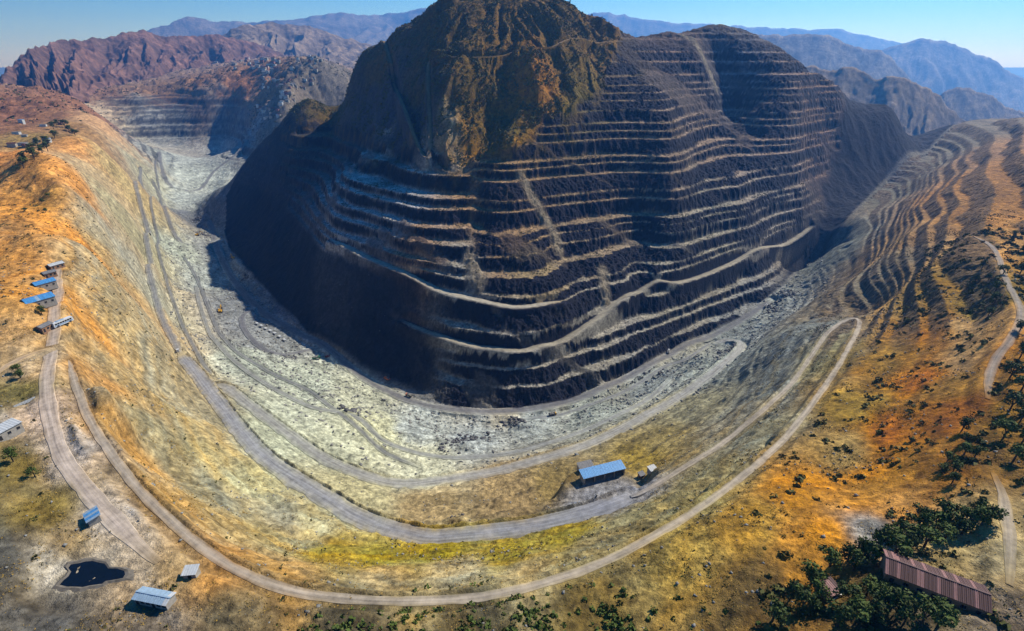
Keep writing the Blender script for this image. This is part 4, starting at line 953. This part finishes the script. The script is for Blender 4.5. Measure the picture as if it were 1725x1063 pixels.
def scatter(name, label, n, mask, size, leaves, mat, seed, flat=.7, leaf=.45):
    """Low growth too small and too many to count: one object."""
    rng = np.random.default_rng(seed); w = (mask * R * R).astype(float); w = w / w.sum()     # even cover per area
    cs = np.cumsum(w.ravel()); pick = np.searchsorted(cs, rng.random(n)); pick = np.clip(pick, 0, X.size - 1)
    px, py, pz = X.ravel()[pick], Y.ravel()[pick], Z.ravel()[pick]
    px = px + rng.normal(size=n) * .6; py = py + rng.normal(size=n) * .6
    s_ = size * rng.uniform(.5, 1.5, n)
    d = rng.normal(size=(n, leaves, 3)); d /= np.linalg.norm(d, axis=2, keepdims=True); d[..., 2] = np.abs(d[..., 2]) * flat
    rr = rng.uniform(.4, 1, (n, leaves, 1)); c = np.stack([px, py, pz], 1)[:, None] + d * rr * s_[:, None, None]
    nr = d + rng.normal(size=d.shape) * .5; nr /= np.linalg.norm(nr, axis=2, keepdims=True)
    u = np.cross(nr, rng.normal(size=d.shape)); u /= np.linalg.norm(u, axis=2, keepdims=True); v = np.cross(nr, u)
    ls = (s_[:, None, None] * leaf) * rng.uniform(.6, 1.3, (n, leaves, 1))
    co = np.stack([c - u * ls, c - v * ls * .7, c + u * ls, c + v * ls * .7], 2).reshape(-1, 3)
    nq = n * leaves; me = bpy.data.meshes.new(name); me.vertices.add(nq * 4); me.vertices.foreach_set("co", co.astype(np.float32).ravel())
    me.loops.add(nq * 4); me.loops.foreach_set("vertex_index", np.arange(nq * 4, dtype=np.int32)); me.polygons.add(nq); me.polygons.foreach_set("loop_start", np.arange(nq, dtype=np.int32) * 4)
    me.update(calc_edges=True); me.materials.append(mat); o = link(name, me); o["kind"] = "stuff"; o["label"] = label
vis = (E >= run - .004).astype(float) * (1 - np.clip(road_mask, 0, 1))
_pa, _pb = hit(155, 970); vis = vis * (np.hypot(X - _pa, Y - _pb) > 15)
patch = smooth(-.05, .5, fbm(X / 26, Y / 26, 4, 60)); patch2 = smooth(.0, .5, fbm(X / 12, Y / 12, 3, 63))
nat = natural * vis
scatter('mountain_scrub', 'dark scrub dotted over the natural mountain slopes', 9000, nat * (.1 + patch), 2.0, 9, SCRUB, 1)
scatter('bench_scrub', 'thin bushes growing along the mine benches', 5000, np.where(on_mtn, berm, 0) * vis * smooth(60, 110, Z) * patch, 1.1, 6, SCRUB, 2)
ngrass = np.where(on_mtn, 0, 1) * vis * smooth(105, 135, Z) * smooth(34, 60, R)
scatter('slope_scrub', 'low bushes scattered over the grassy slopes', 9500, ngrass * (R < 700) * patch * (.25 + .75 * smooth(-35, 0, DEG + 5 * warp)), .7, 6, SCRUB, 3)
scatter('hill_scrub', 'dark bushes on the right hillside', 3200, ngrass * (R < 620) * smooth(30, 40, DEG) * smooth(150, 190, Z) * patch2, 1.5, 16, SCRUB, 4)
scatter('left_scrub', 'dry bushes on the left hillside', 3500, ngrass * (R < 900) * smooth(-25, -36, DEG) * patch2, .9, 9, SCRUB, 5)
scatter('dry_grass', 'tufts of dry yellow grass on the near slopes', 42000, ngrass * (R < 380) * (.2 + patch), .5, 3, DRY, 6, 1.0, .35)
scatter('far_scrub', 'dark scrub on the distant brown hill', 7000, farl * vis * patch, 4.0, 6, SCRUB, 12)
scatter('near_scrub', 'dark bushes along the foot of the picture', 2600, ngrass * smooth(118, 80, R) * (.15 + patch2), .95, 16, LEAF, 7)  # bushes thickened here to darken the bottom edge like a vignette
def rubble(name, label, n, mask, s0, s1, seed, col):
    rng = np.random.default_rng(seed); w = (mask * R * R).astype(float); w /= w.sum(); pick = np.clip(np.searchsorted(np.cumsum(w.ravel()), rng.random(n)), 0, X.size - 1)
    base = np.array([(1, 0, 0), (-1, 0, 0), (0, 1, 0), (0, -1, 0), (0, 0, 1), (0, 0, -1)], float); tri = np.array([(0, 2, 4), (2, 1, 4), (1, 3, 4), (3, 0, 4), (2, 0, 5), (1, 2, 5), (3, 1, 5), (0, 3, 5)])
    s_ = s0 + (s1 - s0) * rng.random(n) ** 4; co = (base[None] * rng.uniform(.55, 1.1, (n, 6, 1)) + rng.normal(size=(n, 6, 3)) * .15) * s_[:, None, None] * np.array([1, 1, .75])
    a = rng.uniform(0, 6.28, n); ca_, sa_ = np.cos(a)[:, None], np.sin(a)[:, None]; co = np.stack([co[..., 0] * ca_ - co[..., 1] * sa_, co[..., 0] * sa_ + co[..., 1] * ca_, co[..., 2]], 2)
    co = co + np.stack([X.ravel()[pick], Y.ravel()[pick], Z.ravel()[pick] + .15 * s_], 1)[:, None]
    fc = (tri[None] + 6 * np.arange(n)[:, None, None]).reshape(-1, 3).astype(np.int32); me = bpy.data.meshes.new(name); me.vertices.add(n * 6); me.vertices.foreach_set("co", co.astype(np.float32).ravel())
    me.loops.add(len(fc) * 3); me.loops.foreach_set("vertex_index", fc.ravel()); me.polygons.add(len(fc)); me.polygons.foreach_set("loop_start", np.arange(len(fc), dtype=np.int32) * 3); me.update(calc_edges=True)
    me.materials.append(col); o = link(name, me); o["kind"] = "stuff"; o["label"] = label
STONE = paint('grey_stone', (150, 150, 146), .95, 0, .4, .4); DSTONE = paint('dark_stone', (96, 96, 100), .95, 0, .4, .4)
pf = np.where(on_mtn, 0, 1) * vis * (Z < 62) * (R < 1300) * (R > 200)
rubble('rubble', 'loose grey rubble strewn over the pit floor', 9000, pf * (.1 + patch2), .35, 2.6, 8, STONE)
hp = np.zeros(X.shape)
for px_, py_, w_ in [(868,716,9),(785,745,16),(760,755,10),(1100,632,12),(1075,640,8),(1290,516,14),(1322,498,10),(590,690,8),(330,365,20),(345,395,14),(420,470,10),(480,600,9),(775,874,5),(1230,590,10)]:
    a_, b_ = hit(px_, py_); hp = np.maximum(hp, np.exp(-(((X - a_) ** 2 + (Y - b_) ** 2) / w_ ** 2)))
rubble('spoil_rubble', 'dark broken rock in heaps on the pit floor', 1800, hp * vis * np.where(on_mtn, 0, 1), .6, 3.4, 14, DSTONE)
rubble('slope_rubble', 'scattered stones on the near pit slopes', 12000, np.where(on_mtn, 0, 1) * vis * (R < 500) * smooth(55, 80, Z) * (.15 + patch), .15, 1.0, 9, STONE)
rubble('bench_rubble', 'fallen rock lying along the mine benches', 6000, np.where(on_mtn, berm + chute, 0) * vis, .4, 1.7, 10, DSTONE)
# ------------------------------------------------------------------ haze
def make_haze():
    me = bpy.data.meshes.new('haze'); bm = bmesh.new(); bmesh.ops.create_cube(bm, size=1.0)
    for v in bm.verts: v.co = Vector((v.co.x * 39000, 7000 + v.co.y * 20000, -430 + (v.co.z + .5) * 2200))
    bm.to_mesh(me); bm.free()
    m = bpy.data.materials.new('haze_air'); m.use_nodes = True; nt = m.node_tree; nt.nodes.clear()
    out = nt.nodes.new("ShaderNodeOutputMaterial"); pv = nt.nodes.new("ShaderNodeVolumePrincipled")
    pv.inputs["Density"].default_value = 0.85e-4; pv.inputs["Absorption Color"].default_value = (.25, .25, .25, 1); pv.inputs["Color"].default_value = (.09, .34, 1.0, 1); pv.inputs["Anisotropy"].default_value = .35
    nt.links.new(pv.outputs[0], out.inputs["Volume"]); me.materials.append(m)
    o = bpy.data.objects.new('haze', me); COL.objects.link(o); o["kind"] = "stuff"; o["label"] = "blue haze filling the valley air"
make_haze()
